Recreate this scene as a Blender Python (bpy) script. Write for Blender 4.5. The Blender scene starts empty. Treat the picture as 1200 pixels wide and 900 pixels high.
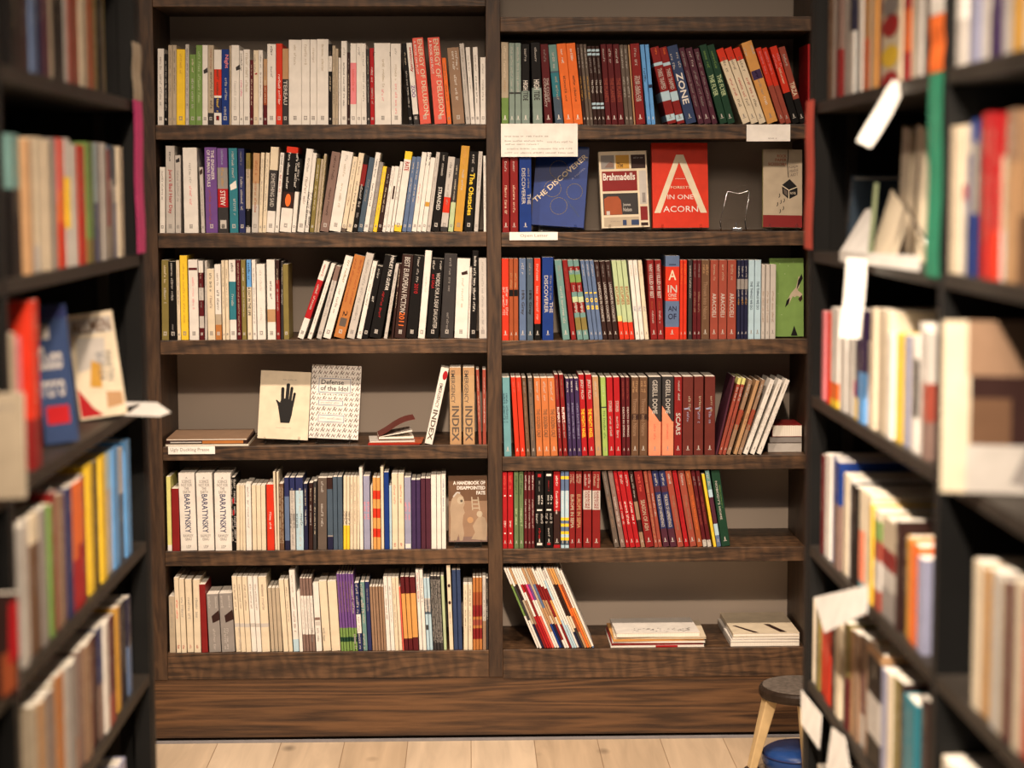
import bpy, bmesh, math, random, re
from mathutils import Vector, Matrix, Euler
random.seed(7)
SC = bpy.context.scene
COL = SC.collection

# ---------------------------------------------------------------- camera
F = 2200.0                       # focal length in pixels of the 1200x900 frame
EYE_H = 1.46
dvec = Vector((548-600, 450-226, -F)).normalized()          # world +Y seen from the camera
uvec = -Vector((690-600, 450-23100, -F)).normalized()        # world +Z seen from the camera
uvec = (uvec - dvec*uvec.dot(dvec)).normalized()
xvec = dvec.cross(uvec)
R = Matrix((xvec, dvec, uvec))   # camera vector -> world vector
cam = bpy.data.cameras.new('camera'); camo = bpy.data.objects.new('camera', cam); COL.objects.link(camo)
camo.matrix_world = Matrix.Translation((0, 0, EYE_H)) @ R.to_4x4()
cam.sensor_width = 36; cam.lens = F/1200*36
cam.clip_start = .05
cam.dof.use_dof = True; cam.dof.focus_distance = 5.02; cam.dof.aperture_fstop = 2.5
SC.camera = camo

def ray(px, py):
    return R @ Vector((px-600, 450-py, -F))
def pt(px, py, Y):               # pixel -> point on the plane y = Y
    r = ray(px, py); k = Y/r.y
    return Vector((r.x*k, Y, EYE_H + r.z*k))
def ptx(px, py, X):              # pixel -> point on the plane x = X
    r = ray(px, py); k = X/r.x
    return Vector((X, r.y*k, EYE_H + r.z*k))

D = 5.0                          # front plane of the wooden bookcase
FLOOR = pt(560, 867, D).z
DEPTH = .285
WALL = D + DEPTH + .02

# ---------------------------------------------------------------- light
SC.view_settings.view_transform = 'Standard'; SC.view_settings.look = 'None'
SC.view_settings.gamma = 1; SC.view_settings.use_curve_mapping = False
SC.view_settings.exposure = -.08
w = bpy.data.worlds.new('world'); SC.world = w; w.use_nodes = True
bg = w.node_tree.nodes['Background']; bg.inputs[0].default_value = (1, .84, .70, 1); bg.inputs[1].default_value = .17
def area(name, loc, target, power, size, col):
    l = bpy.data.lights.new(name, 'AREA'); l.energy = power; l.size = size; l.color = col; l.shape = 'DISK'
    o = bpy.data.objects.new(name, l); COL.objects.link(o); o.location = loc
    o.rotation_euler = (Vector(target)-Vector(loc)).to_track_quat('-Z', 'Y').to_euler()
    return o
WARM = (1, .79, .60)
def spot(loc, target, power, ang, blend=1., rad=.07, col=WARM):
    l = bpy.data.lights.new('ceiling_spot', 'SPOT'); l.energy = power; l.spot_size = math.radians(ang); l.spot_blend = blend; l.shadow_soft_size = rad; l.color = col
    o = bpy.data.objects.new('ceiling_spot', l); COL.objects.link(o); o.location = loc
    o.rotation_euler = (Vector(target)-Vector(loc)).to_track_quat('-Z', 'Y').to_euler(); return o
LH = FLOOR+3.3
spot((-.75, 3.10, LH), (-.60, 4.9, FLOOR+.0), 270, 68)
spot((.05, 3.10, LH), (.10, 4.9, FLOOR+.0), 245, 68)
spot((.85, 3.15, LH), (.75, 4.9, FLOOR+.0), 205, 68)
spot((.05, .30, LH), (.0, 5.0, FLOOR+.06), 760, 35)
spot((-.40, 1.3, LH), (.64, 3.15, FLOOR+.0), 1150, 36, col=(1, .82, .64))
spot((.40, 1.3, LH), (-.60, 3.2, FLOOR-.05), 620, 34, col=(1, .80, .60))
area('ceiling_panel', (0, .3, FLOOR+3.2), (0, 5, FLOOR+1.0), 34, .8, (1, .80, .62))  # unseen soft fill, added to lift the front in place of other room lamps

# ---------------------------------------------------------------- materials
PAL = {
 'wh': ((.70,.67,.63),'white'), 'cr': ((.66,.57,.43),'cream'), 'bg': ((.42,.35,.26),'beige'), 'tn': ((.42,.25,.13),'tan'),
 'br': ((.13,.07,.04),'brown'), 'dk': ((.032,.014,.012),'dark brown'), 'bk': ((.006,.005,.005),'black'), 'gy': ((.25,.23,.22),'grey'),
 'dg': ((.035,.032,.033),'charcoal'), 'lg': ((.48,.45,.42),'pale grey'), 'rd': ((.36,.012,.016),'red'), 'sc': ((.56,.035,.015),'scarlet'),
 'co': ((.66,.11,.08),'coral'), 'pc': ((.85,.25,.14),'salmon'), 'mr': ((.09,.010,.013),'maroon'), 'dr': ((.20,.014,.014),'dark red'), 'pk': ((.72,.22,.25),'pink'),
 'mg': ((.62,.06,.22),'magenta'), 'og': ((.72,.15,.03),'orange'), 'rs': ((.30,.07,.025),'rust'), 'yl': ((.80,.54,.04),'yellow'),
 'mu': ((.50,.27,.045),'mustard'), 'ly': ((.62,.60,.22),'lime yellow'), 'ol': ((.20,.16,.05),'olive'), 'gn': ((.16,.27,.075),'green'),
 'dn': ((.012,.045,.025),'dark green'), 'mn': ((.42,.52,.30),'mint green'), 'tl': ((.03,.17,.22),'teal'), 'st': ((.13,.25,.24),'grey green'),
 'tq': ((.13,.30,.34),'turquoise'), 'sg': ((.22,.29,.26),'sage'), 'bl': ((.010,.035,.19),'blue'), 'sb': ((.12,.33,.68),'sky blue'),
 'pb': ((.40,.56,.66),'pale blue'), 'nv': ((.015,.016,.045),'navy'), 'sl': ((.06,.09,.13),'slate'), 'bs': ((.10,.15,.27),'dusty blue'),
 'lv': ((.28,.29,.42),'lavender'), 'pu': ((.14,.065,.24),'purple'), 'vi': ((.045,.025,.08),'violet'), 'pl': ((.07,.02,.035),'plum'),
 'tp': ((.20,.13,.11),'taupe'), 'bn': ((.27,.17,.11),'fawn'), 'ca': ((.60,.30,.09),'caramel'), 'lo': ((.42,.16,.045),'amber'),
 'wn': ((.12,.025,.02),'wine'), 'rb': ((.28,.06,.04),'brick red'), 'lm': ((.30,.42,.11),'lime green'), 'um': ((.11,.085,.07),'umber'),
 'fw': ((.36,.27,.19),'fawn'), 'kh': ((.43,.28,.15),'khaki'), 'ms': ((.115,.17,.075),'moss green'), 'bo': ((.50,.155,.05),'burnt orange'), 'vg': ((.025,.19,.11),'green'), 'nb': ((.03,.05,.12),'denim blue'), 'id': ((.022,.028,.10),'indigo'),
}
MATS = {}
def mat(name, rgb, rough=.45, metal=0, coat=0, wear=.08, scale=30, spec=.16):
    k = (name, rgb, rough, metal, coat)
    if k in MATS: return MATS[k]
    m = bpy.data.materials.new(name); m.use_nodes = True
    nt = m.node_tree; b = nt.nodes['Principled BSDF']
    b.inputs['Roughness'].default_value = rough; b.inputs['Metallic'].default_value = metal
    b.inputs['Coat Weight'].default_value = coat; b.inputs['Specular IOR Level'].default_value = spec
    tc = nt.nodes.new('ShaderNodeTexCoord'); n = nt.nodes.new('ShaderNodeTexNoise'); n.inputs['Scale'].default_value = scale
    mp = nt.nodes.new('ShaderNodeMapRange'); mp.inputs[1].default_value = .3; mp.inputs[2].default_value = .7
    mp.inputs[3].default_value = 1-wear; mp.inputs[4].default_value = 1+wear
    vm = nt.nodes.new('ShaderNodeVectorMath'); vm.operation = 'SCALE'; vm.inputs[0].default_value = rgb
    nt.links.new(tc.outputs['Object'], n.inputs['Vector']); nt.links.new(n.outputs['Fac'], mp.inputs[0])
    nt.links.new(mp.outputs[0], vm.inputs['Scale']); nt.links.new(vm.outputs[0], b.inputs['Base Color'])
    MATS[k] = m; return m
def cm(code, rough=.42):
    rgb, nm = PAL[code]
    return mat('card_'+nm.replace(' ', '_'), rgb, rough)
PAGES = None
def pages_mat():
    global PAGES
    if PAGES: return PAGES
    m = bpy.data.materials.new('page_edges'); m.use_nodes = True; nt = m.node_tree; b = nt.nodes['Principled BSDF']
    b.inputs['Roughness'].default_value = .8
    tc = nt.nodes.new('ShaderNodeTexCoord'); mpn = nt.nodes.new('ShaderNodeMapping'); mpn.inputs['Scale'].default_value = (900, 6, 6)
    n = nt.nodes.new('ShaderNodeTexNoise'); n.inputs['Scale'].default_value = 1
    cr = nt.nodes.new('ShaderNodeValToRGB'); cr.color_ramp.elements[0].color = (.62,.56,.47,1); cr.color_ramp.elements[1].color = (.84,.80,.73,1)
    cr.color_ramp.elements[0].position = .3; cr.color_ramp.elements[1].position = .6
    nt.links.new(tc.outputs['Object'], mpn.inputs[0]); nt.links.new(mpn.outputs[0], n.inputs['Vector'])
    nt.links.new(n.outputs['Fac'], cr.inputs[0]); nt.links.new(cr.outputs[0], b.inputs['Base Color'])
    PAGES = m; return m
def wood(name, c0, c1, axis='x', scale=1., rough=.55, saw=.0, knots=True, fine=None):
    m = bpy.data.materials.new(name); m.use_nodes = True; nt = m.node_tree; b = nt.nodes['Principled BSDF']; L = nt.links.new
    tc = nt.nodes.new('ShaderNodeTexCoord'); oi = nt.nodes.new('ShaderNodeObjectInfo')
    add = nt.nodes.new('ShaderNodeVectorMath'); add.operation = 'MULTIPLY_ADD'
    add.inputs[0].default_value = (0,0,0)
    rnd = nt.nodes.new('ShaderNodeVectorMath'); rnd.operation = 'SCALE'; rnd.inputs[0].default_value = (13, 7, 9)
    L(oi.outputs['Random'], rnd.inputs['Scale'])
    a2 = nt.nodes.new('ShaderNodeVectorMath'); a2.operation = 'ADD'
    L(tc.outputs['Object'], a2.inputs[0]); L(rnd.outputs[0], a2.inputs[1])
    mp = nt.nodes.new('ShaderNodeMapping')
    s = {'x': (1.6, 14, 14), 'z': (14, 14, 1.6), 'y': (14, 1.6, 14)}[axis]
    if fine: s = fine
    mp.inputs['Scale'].default_value = tuple(v*scale for v in s)
    L(a2.outputs[0], mp.inputs[0])
    n1 = nt.nodes.new('ShaderNodeTexNoise'); n1.inputs['Scale'].default_value = 1.0; n1.inputs['Detail'].default_value = 3
    n1.inputs['Distortion'].default_value = .6
    L(mp.outputs[0], n1.inputs['Vector'])
    mul = nt.nodes.new('ShaderNodeMath'); mul.operation = 'MULTIPLY'; mul.inputs[1].default_value = 9
    L(n1.outputs['Fac'], mul.inputs[0])
    sn = nt.nodes.new('ShaderNodeMath'); sn.operation = 'SINE'; m6 = nt.nodes.new('ShaderNodeMath'); m6.operation = 'MULTIPLY'; m6.inputs[1].default_value = 6.28
    L(mul.outputs[0], m6.inputs[0]); L(m6.outputs[0], sn.inputs[0])
    n2 = nt.nodes.new('ShaderNodeTexNoise'); n2.inputs['Scale'].default_value = 9; n2.inputs['Detail'].default_value = 6; n2.inputs['Roughness'].default_value = .7
    L(mp.outputs[0], n2.inputs['Vector'])
    mix = nt.nodes.new('ShaderNodeMath'); mix.operation = 'MULTIPLY_ADD'; mix.inputs[1].default_value = .16
    L(sn.outputs[0], mix.inputs[0]); L(n2.outputs['Fac'], mix.inputs[2])
    n3 = nt.nodes.new('ShaderNodeTexNoise'); n3.inputs['Scale'].default_value = .35; L(mp.outputs[0], n3.inputs['Vector'])
    m3 = nt.nodes.new('ShaderNodeMath'); m3.operation = 'MULTIPLY_ADD'; m3.inputs[1].default_value = .5; L(n3.outputs['Fac'], m3.inputs[0])
    L(mix.outputs[0], m3.inputs[2])
    cr = nt.nodes.new('ShaderNodeValToRGB'); e = cr.color_ramp.elements
    e[0].position = .45; e[0].color = (*c0, 1); e[1].position = 1.05 if False else 1.0; e[1].color = (*c1, 1)
    L(m3.outputs[0], cr.inputs[0])
    out = cr.outputs[0]
    if saw > 0:
        wv = nt.nodes.new('ShaderNodeTexWave'); wv.inputs['Scale'].default_value = 9; wv.inputs['Distortion'].default_value = 7
        wv.inputs['Detail'].default_value = 3; wv.inputs['Detail Scale'].default_value = 2.2
        rt = nt.nodes.new('ShaderNodeMapping'); rt.inputs['Rotation'].default_value = (0, .35, 0); rt.inputs['Scale'].default_value = (1, 1, .6)
        L(a2.outputs[0], rt.inputs[0]); L(rt.outputs[0], wv.inputs['Vector'])
        mr = nt.nodes.new('ShaderNodeMapRange'); mr.inputs[3].default_value = 1-saw; mr.inputs[4].default_value = 1+saw*.6
        L(wv.outputs['Fac'], mr.inputs[0])
        sc = nt.nodes.new('ShaderNodeVectorMath'); sc.operation = 'SCALE'; L(out, sc.inputs[0]); L(mr.outputs[0], sc.inputs['Scale']); out = sc.outputs[0]
    if knots:
        vo = nt.nodes.new('ShaderNodeTexVoronoi'); vo.inputs['Scale'].default_value = 1.0
        km = nt.nodes.new('ShaderNodeMapping'); ks = {'x': (1.7, 5, 5), 'z': (5, 5, 1.7), 'y': (5, 1.7, 5)}[axis]; km.inputs['Scale'].default_value = ks
        L(a2.outputs[0], km.inputs[0]); L(km.outputs[0], vo.inputs['Vector'])
        kr = nt.nodes.new('ShaderNodeMapRange'); kr.inputs[1].default_value = .02; kr.inputs[2].default_value = .10; kr.inputs[3].default_value = .3; kr.inputs[4].default_value = 1
        L(vo.outputs['Distance'], kr.inputs[0])
        sc = nt.nodes.new('ShaderNodeVectorMath'); sc.operation = 'SCALE'; L(out, sc.inputs[0]); L(kr.outputs[0], sc.inputs['Scale']); out = sc.outputs[0]
    L(out, b.inputs['Base Color'])
    rr = nt.nodes.new('ShaderNodeMapRange'); rr.inputs[3].default_value = rough-.12; rr.inputs[4].default_value = rough+.12
    L(n2.outputs['Fac'], rr.inputs[0]); L(rr.outputs[0], b.inputs['Roughness'])
    bp = nt.nodes.new('ShaderNodeBump'); bp.inputs['Strength'].default_value = .25; bp.inputs['Distance'].default_value = .002
    L(mix.outputs[0], bp.inputs['Height']); L(bp.outputs[0], b.inputs['Normal'])
    return m
WOOD_X = wood('walnut_board', (.016,.007,.003), (.105,.053,.024), 'x', 1.0, .5, saw=.28)
WOOD_P = wood('walnut_plinth', (.020,.008,.003), (.135,.063,.024), 'x', 1, .5, fine=(.55, 12, 12))
WOOD_Z = wood('walnut_upright', (.022,.010,.005), (.072,.036,.016), 'z', 1.0, .5, knots=False)
def floor_mat():
    m = bpy.data.materials.new('pale_oak_planks'); m.use_nodes = True; nt = m.node_tree; b = nt.nodes['Principled BSDF']; L = nt.links.new
    tc = nt.nodes.new('ShaderNodeTexCoord')
    mp = nt.nodes.new('ShaderNodeMapping'); mp.inputs['Rotation'].default_value = (0, 0, math.radians(90)); L(tc.outputs['Object'], mp.inputs[0])
    br = nt.nodes.new('ShaderNodeTexBrick'); br.inputs['Scale'].default_value = 1; br.inputs['Brick Width'].default_value = 1.15; br.inputs['Row Height'].default_value = .172
    br.inputs['Mortar Size'].default_value = .0012; br.inputs['Color1'].default_value = (.50,.38,.26,1); br.inputs['Color2'].default_value = (.62,.50,.37,1)
    br.inputs['Mortar'].default_value = (.28,.19,.12,1); br.offset = .37
    L(mp.outputs[0], br.inputs['Vector'])
    mp2 = nt.nodes.new('ShaderNodeMapping'); mp2.inputs['Scale'].default_value = (26, 2.6, 1); L(tc.outputs['Object'], mp2.inputs[0])
    n = nt.nodes.new('ShaderNodeTexNoise'); n.inputs['Scale'].default_value = 1.; n.inputs['Detail'].default_value = 6; n.inputs['Distortion'].default_value = .7; L(mp2.outputs[0], n.inputs['Vector'])
    mr = nt.nodes.new('ShaderNodeMapRange'); mr.inputs[1].default_value = .3; mr.inputs[2].default_value = .7; mr.inputs[3].default_value = .82; mr.inputs[4].default_value = 1.08; L(n.outputs['Fac'], mr.inputs[0])
    sc = nt.nodes.new('ShaderNodeVectorMath'); sc.operation = 'SCALE'; L(br.outputs['Color'], sc.inputs[0]); L(mr.outputs[0], sc.inputs['Scale'])
    vo = nt.nodes.new('ShaderNodeTexVoronoi'); vo.inputs['Scale'].default_value = 1; mp3 = nt.nodes.new('ShaderNodeMapping'); mp3.inputs['Scale'].default_value = (6, 4, 1)
    L(tc.outputs['Object'], mp3.inputs[0]); L(mp3.outputs[0], vo.inputs['Vector'])
    kr = nt.nodes.new('ShaderNodeMapRange'); kr.inputs[1].default_value = .03; kr.inputs[2].default_value = .14; kr.inputs[3].default_value = .5; kr.inputs[4].default_value = 1; L(vo.outputs['Distance'], kr.inputs[0])
    s2 = nt.nodes.new('ShaderNodeVectorMath'); s2.operation = 'SCALE'; L(sc.outputs[0], s2.inputs[0]); L(kr.outputs[0], s2.inputs['Scale'])
    L(s2.outputs[0], b.inputs['Base Color']); b.inputs['Roughness'].default_value = .5
    return m
WALLM = mat('greige_paint', (.46,.385,.32), .75, wear=.05, scale=2.5)
BLACKM = mat('black_laminate', (.010,.010,.010), .5, wear=.15, scale=8)
METAL = mat('chrome_wire', (.7,.7,.72), .2, 1)
CLEAR = bpy.data.materials.new('clear_acrylic'); CLEAR.use_nodes = True
_b = CLEAR.node_tree.nodes['Principled BSDF']; _b.inputs['Transmission Weight'].default_value = 1; _b.inputs['Roughness'].default_value = .05; _b.inputs['IOR'].default_value = 1.45

# ---------------------------------------------------------------- mesh helpers
def link(name, me, parent=None, mats=()):
    o = bpy.data.objects.new(name, me); COL.objects.link(o)
    for m in mats: me.materials.append(m)
    if parent: o.parent = parent
    return o
def tag(o, label, cat, group=None, kind=None):
    if label: o['label'] = label
    if cat: o['category'] = cat
    if group: o['group'] = group
    if kind: o['kind'] = kind
    return o
def pymesh(name, vs, fs, mi=None, smooth=False):
    me = bpy.data.meshes.new(name); me.from_pydata([tuple(v) for v in vs], [], fs)
    if mi: me.polygons.foreach_set('material_index', mi)
    if smooth: me.shade_smooth()
    me.update(); return me
class MB:
    def __init__(s): s.v = []; s.f = []; s.m = []
    def box(s, a, b, m=0, M=None):
        x0,y0,z0 = a; x1,y1,z1 = b; k = len(s.v)
        c = [(x0,y0,z0),(x1,y0,z0),(x1,y1,z0),(x0,y1,z0),(x0,y0,z1),(x1,y0,z1),(x1,y1,z1),(x0,y1,z1)]
        s.v += [M @ Vector(p) if M else Vector(p) for p in c]
        for q in ((0,3,2,1),(4,5,6,7),(0,1,5,4),(1,2,6,5),(2,3,7,6),(3,0,4,7)): s.f.append([k+i for i in q]); s.m.append(m)
    def quad(s, ps, m=0):
        k = len(s.v); s.v += [Vector(p) for p in ps]; s.f.append(list(range(k, k+len(ps)))); s.m.append(m)
    def tube(s, pts, r, m=0, n=8, M=None, closed_ends=True):
        pts = [Vector(p) for p in pts]; rings = []
        rr = r if isinstance(r, (list, tuple)) else [r]*len(pts)
        up = Vector((.13, .21, .97))
        for i, p in enumerate(pts):
            d = (pts[min(i+1, len(pts)-1)] - pts[max(i-1, 0)]).normalized()
            a = d.cross(up).normalized(); b = d.cross(a)
            k = len(s.v); rings.append(k)
            for j in range(n):
                t = 2*math.pi*j/n; q = p + (a*math.cos(t)+b*math.sin(t))*rr[i]
                s.v.append(M @ q if M else q)
        for i in range(len(pts)-1):
            for j in range(n):
                s.f.append([rings[i]+j, rings[i]+(j+1)%n, rings[i+1]+(j+1)%n, rings[i+1]+j]); s.m.append(m)
        s.f.append([rings[0]+j for j in range(n)][::-1]); s.m.append(m)
        s.f.append([rings[-1]+j for j in range(n)]); s.m.append(m)
    def lathe(s, prof, c, m=0, n=48):
        rings = []
        for (r, z) in prof:
            k = len(s.v); rings.append(k)
            for j in range(n):
                t = 2*math.pi*j/n; s.v.append(Vector((c[0]+r*math.cos(t), c[1]+r*math.sin(t), c[2]+z)))
        for i in range(len(prof)-1):
            for j in range(n):
                s.f.append([rings[i]+j, rings[i]+(j+1)%n, rings[i+1]+(j+1)%n, rings[i+1]+j]); s.m.append(m)
        s.f.append([rings[0]+j for j in range(n)][::-1]); s.m.append(m)
        s.f.append([rings[-1]+j for j in range(n)]); s.m.append(m)
    def build(s, name, mats, parent=None, bevel=0, smooth=False):
        me = pymesh(name, s.v, s.f, s.m, smooth)
        o = link(name, me, parent, mats if isinstance(mats, (list, tuple)) else [mats])
        if bevel:
            md = o.modifiers.new('edge', 'BEVEL'); md.width = bevel; md.segments = 2; md.limit_method = 'ANGLE'
        return o
def empty(name, loc, rot=(0,0,0)):
    o = bpy.data.objects.new(name, None); o.empty_display_size = .05; COL.objects.link(o); o.location = loc; o.rotation_euler = rot; return o

# lettering: outlines of the built-in font turned into flat printed ink, cached per string
TXT = {}
def text_geo(s, bold=.012):
    k = (s, bold)
    if k in TXT: return TXT[k]
    cu = bpy.data.curves.new('t', 'FONT'); cu.body = s; cu.resolution_u = 2; cu.offset = bold; cu.align_x = 'CENTER'; cu.space_line = .85
    o = bpy.data.objects.new('t', cu); COL.objects.link(o)
    dg = bpy.context.evaluated_depsgraph_get(); me = bpy.data.meshes.new_from_object(o.evaluated_get(dg))
    v = [(p.co.x, p.co.y) for p in me.vertices]; f = [list(p.vertices) for p in me.polygons]
    bpy.data.objects.remove(o); bpy.data.curves.remove(cu); bpy.data.meshes.remove(me)
    x0 = min(p[0] for p in v); x1 = max(p[0] for p in v); y0 = min(p[1] for p in v); y1 = max(p[1] for p in v)
    v = [((a-x0)/(x1-x0), (b-y0)/(y1-y0)) for a, b in v]
    TXT[k] = (v, f, (x1-x0)/(y1-y0)); return TXT[k]
def marks_geo(n, seed):
    """small worn printing that cannot be read: word-like groups of tiny strokes, in 0..1 x 0..1"""
    r = random.Random(seed); v = []; f = []; x = 0
    def st(a, b, c, d):
        k = len(v); v.extend([(a, b), (c, b), (c, d), (a, d)]); f.append([k, k+1, k+2, k+3])
    wl = r.randint(3, 8)
    for i in range(n):
        if wl == 0: wl = r.randint(3, 8); x += .7; continue
        wl -= 1; h = r.choice((.7, .7, 1)); q = r.random()
        st(x, 0, x+.16, h)
        if q < .75: st(x+.16, h-.18, x+.55, h)
        if q > .3: st(x+.16, 0, x+.5, .16)
        if q > .5: st(x+.45, .1, x+.6, h*.8)
        x += .75
    x = max(x, .1)
    return [(a/x, b) for a, b in v], f
class Ink:
    """flat print collected on one surface; place(u,v) maps to 3-D"""
    def __init__(s): s.v = []; s.f = []; s.m = []; s.cols = []
    def ci(s, c):
        if c not in s.cols: s.cols.append(c)
        return s.cols.index(c)
    def geo(s, vf, fn, c):
        k = len(s.v); s.v += [Vector(fn(*p)) for p in vf[0]]; i = s.ci(c)
        for q in vf[1]: s.f.append([k+j for j in q]); s.m.append(i)
    def build(s, name, parent):
        if not s.f: return None
        me = pymesh(name, s.v, s.f, s.m)
        return link(name, me, parent, [cm(c, .45) for c in s.cols])

def parse_bands(s):
    parts = re.findall(r'([a-z]{2})(\.\d+)?', s); out = []; z = 0
    for i, (c, e) in enumerate(parts):
        z1 = float(e) if e else 1.0
        out.append((c, z, z1)); z = z1
    return out
def lum(c): r = PAL[c][0]; return .3*r[0]+.6*r[1]+.1*r[2]

def book_geo(root, t, h, d, bands, hard=False, seed=0):
    """cover = spine + two boards swept up through the colour bands; pages = block between them"""
    ct = .0022 if hard else .0006; r = min(t*.3, .004 if hard else .0015); ov = .0025 if hard else .0004
    out = [(-t/2, d), (-t/2, r), (-t/2+r*.3, r*.3), (-t/2+r, 0), (t/2-r, 0), (t/2-r*.3, r*.3), (t/2, r), (t/2, d)]
    it = t/2-ct; inn = [(it, d), (it, ct+r*.5), (-it, ct+r*.5), (-it, d)]
    prof = out+inn; n = len(prof)
    zs = [0]+[b[2]*h for b in bands]; vs = []; fs = []; mi = []
    cols = []
    for z in zs: vs += [(x, y, z) for x, y in prof]
    for k, b in enumerate(bands):
        if b[0] not in cols: cols.append(b[0])
        c = cols.index(b[0])
        for i in range(n):
            j = (i+1) % n; fs.append([k*n+i, k*n+j, (k+1)*n+j, (k+1)*n+i]); mi.append(c)
    T = (len(zs)-1)*n
    capq = [[0,1,10,11] if False else [0,1,10,11], [1,2,3,10], [3,4,9,10], [4,5,6,9], [6,7,8,9]]
    for q in capq:
        fs.append([T+i for i in q]); mi.append(cols.index(bands[-1][0]))
        fs.append([i for i in q][::-1]); mi.append(cols.index(bands[0][0]))
    me = pymesh('cover', vs, fs, mi)
    for c in cols: me.materials.append(cm(c))
    root.data = me if root.type == 'MESH' else None
    mb = MB(); mb.box((-it+.0001, ct+r*.5+.0002, ov), (it-.0001, d-ov*1.5, h-ov))
    pg = mb.build('pages', pages_mat(), root)
    return pg

def new_book(name, t, h, d, cols, specs, seed=0, hard=False, logo=None):
    rng = random.Random(seed)
    bands = parse_bands(cols)
    root = bpy.data.objects.new(name, bpy.data.meshes.new('x')); COL.objects.link(root)
    book_geo(root, t, h, d, bands, hard, seed)
    ink = Ink(); Y0 = -.00025
    def colat(zf):
        for c, a, b in bands:
            if a <= zf <= b: return c
        return bands[-1][0]
    def spine(s, e, w, off):
        return lambda u, v: ((v-.5)*w*t + off*t, Y0, (1-s-(e-s)*u)*h)
    if not specs and t > .004:
        a = rng.uniform(.06, .12); b = rng.uniform(.22, .34); e = rng.uniform(.55, .8)
        c1 = colat(1-(a+b)/2); c2 = colat(1-(b+.05+e)/2)
        pick = lambda c: rng.choice(('gy', 'tp', 'dg', 'gy')) if lum(c) > .28 else rng.choice(('cr', 'lg', 'wh', 'cr'))
        specs = [(a, b, pick(c1), .34, 0, '~'), (b+.06, e, pick(c2), rng.choice((.34, .42)), 0, '~')]
    for (s, e, c, wd, off, tx) in (specs or []):
        if tx.startswith('~'):
            lines = len(tx)
            hh = h*(e-s); wl = min(wd*t, .007)/t
            n = max(4, int(hh/(wl*t*.75)))
            for q in range(lines):
                o2 = off + (q-(lines-1)/2)*(wd*1.15)
                ink.geo(marks_geo(n, seed*7+q+int(s*100)), spine(s, e, wl*.8, o2), c)
        elif tx == '[]':
            ink.geo(([(0,0),(1,0),(1,1),(0,1)], [[0,1,2,3]]), spine(s, e, wd, off), c)
        elif tx == '()':
            pts = [(.5+.5*math.cos(i*math.pi/12), .5+.5*math.sin(i*math.pi/12)) for i in range(24)]
            ink.geo((pts, [list(range(24))]), spine(s, e, wd, off), c)
        elif tx == '/\\':
            ink.geo(([(0,.9),(.75,1),(1,.1),(.45,0)], [[0,1,2,3]]), spine(s, e, wd, off), c)
        elif tx == 'tri':        # diagonal colour field across the spine
            ink.geo(([(0,0),(1,0),(1,1)], [[0,1,2]]), spine(s, e, wd, off), c)
        elif tx.startswith('^'): # upright lettering, not turned
            g = text_geo(tx[1:].replace('/', '\n'))
            ink.geo(g[:2], lambda u, v: ((u-.5)*wd*t+off*t, Y0-.0001, (1-e+(e-s)*v)*h), c)
        else:
            g = text_geo(tx.replace('/', '\n'), .02 if wd > .5 else .01)
            ink.geo(g[:2], lambda u, v: ((v-.5)*wd*t+off*t, Y0-.0001, (1-s-(e-s)*u)*h), c)
    lt = ink.build('spine_print', root)
    if logo and t > .007:
        c = logo[1:] or ('gy' if lum(colat(.07)) > .28 else 'lg'); lg = Ink()
        sz = min(t*.5, .009)
        if logo[0] == '#':
            for a in range(3):
                for b_ in range(3):
                    if (a, b_) != (1, 1) or seed % 2:
                        x0 = -sz/2+a*sz/3; z0 = .012+b_*sz/2.4
                        lg.geo(([(0,0),(1,0),(1,1),(0,1)], [[0,1,2,3]]), lambda u, v: (x0+u*sz*.27, Y0, z0+v*sz*.33), c)
        else:
            lg.geo(([(.3,.25),(.7,.25),(.62,1),(.38,1)], [[0,1,2,3]]), lambda u, v: ((u-.5)*sz, Y0, .014+v*sz*1.3), c)
            lg.geo(([(0,0),(1,0),(1,.13),(0,.13)], [[0,1,2,3]]), lambda u, v: ((u-.5)*sz, Y0, .014+v*sz*1.3), c)
        lg.build('publisher_mark', root)
    return root, bands
# ---------------------------------------------------------------- the room
def zl(py, px=380): return pt(px, py, D).z
def zr(py, px=765): return pt(px, py, D).z
mb = MB(); mb.box((-4.5, -2.5, FLOOR-.05), (4.5, WALL, FLOOR)); fl = mb.build('floor', floor_mat()); tag(fl, 'pale knotty oak plank floor in front of the bookcase', None, None, 'structure')
mb = MB(); mb.box((-4.5, WALL, FLOOR), (4.5, WALL+.1, FLOOR+3.3)); wl = mb.build('wall_back', WALLM); tag(wl, 'greige painted wall behind the wooden bookcase', None, None, 'structure')

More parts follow.
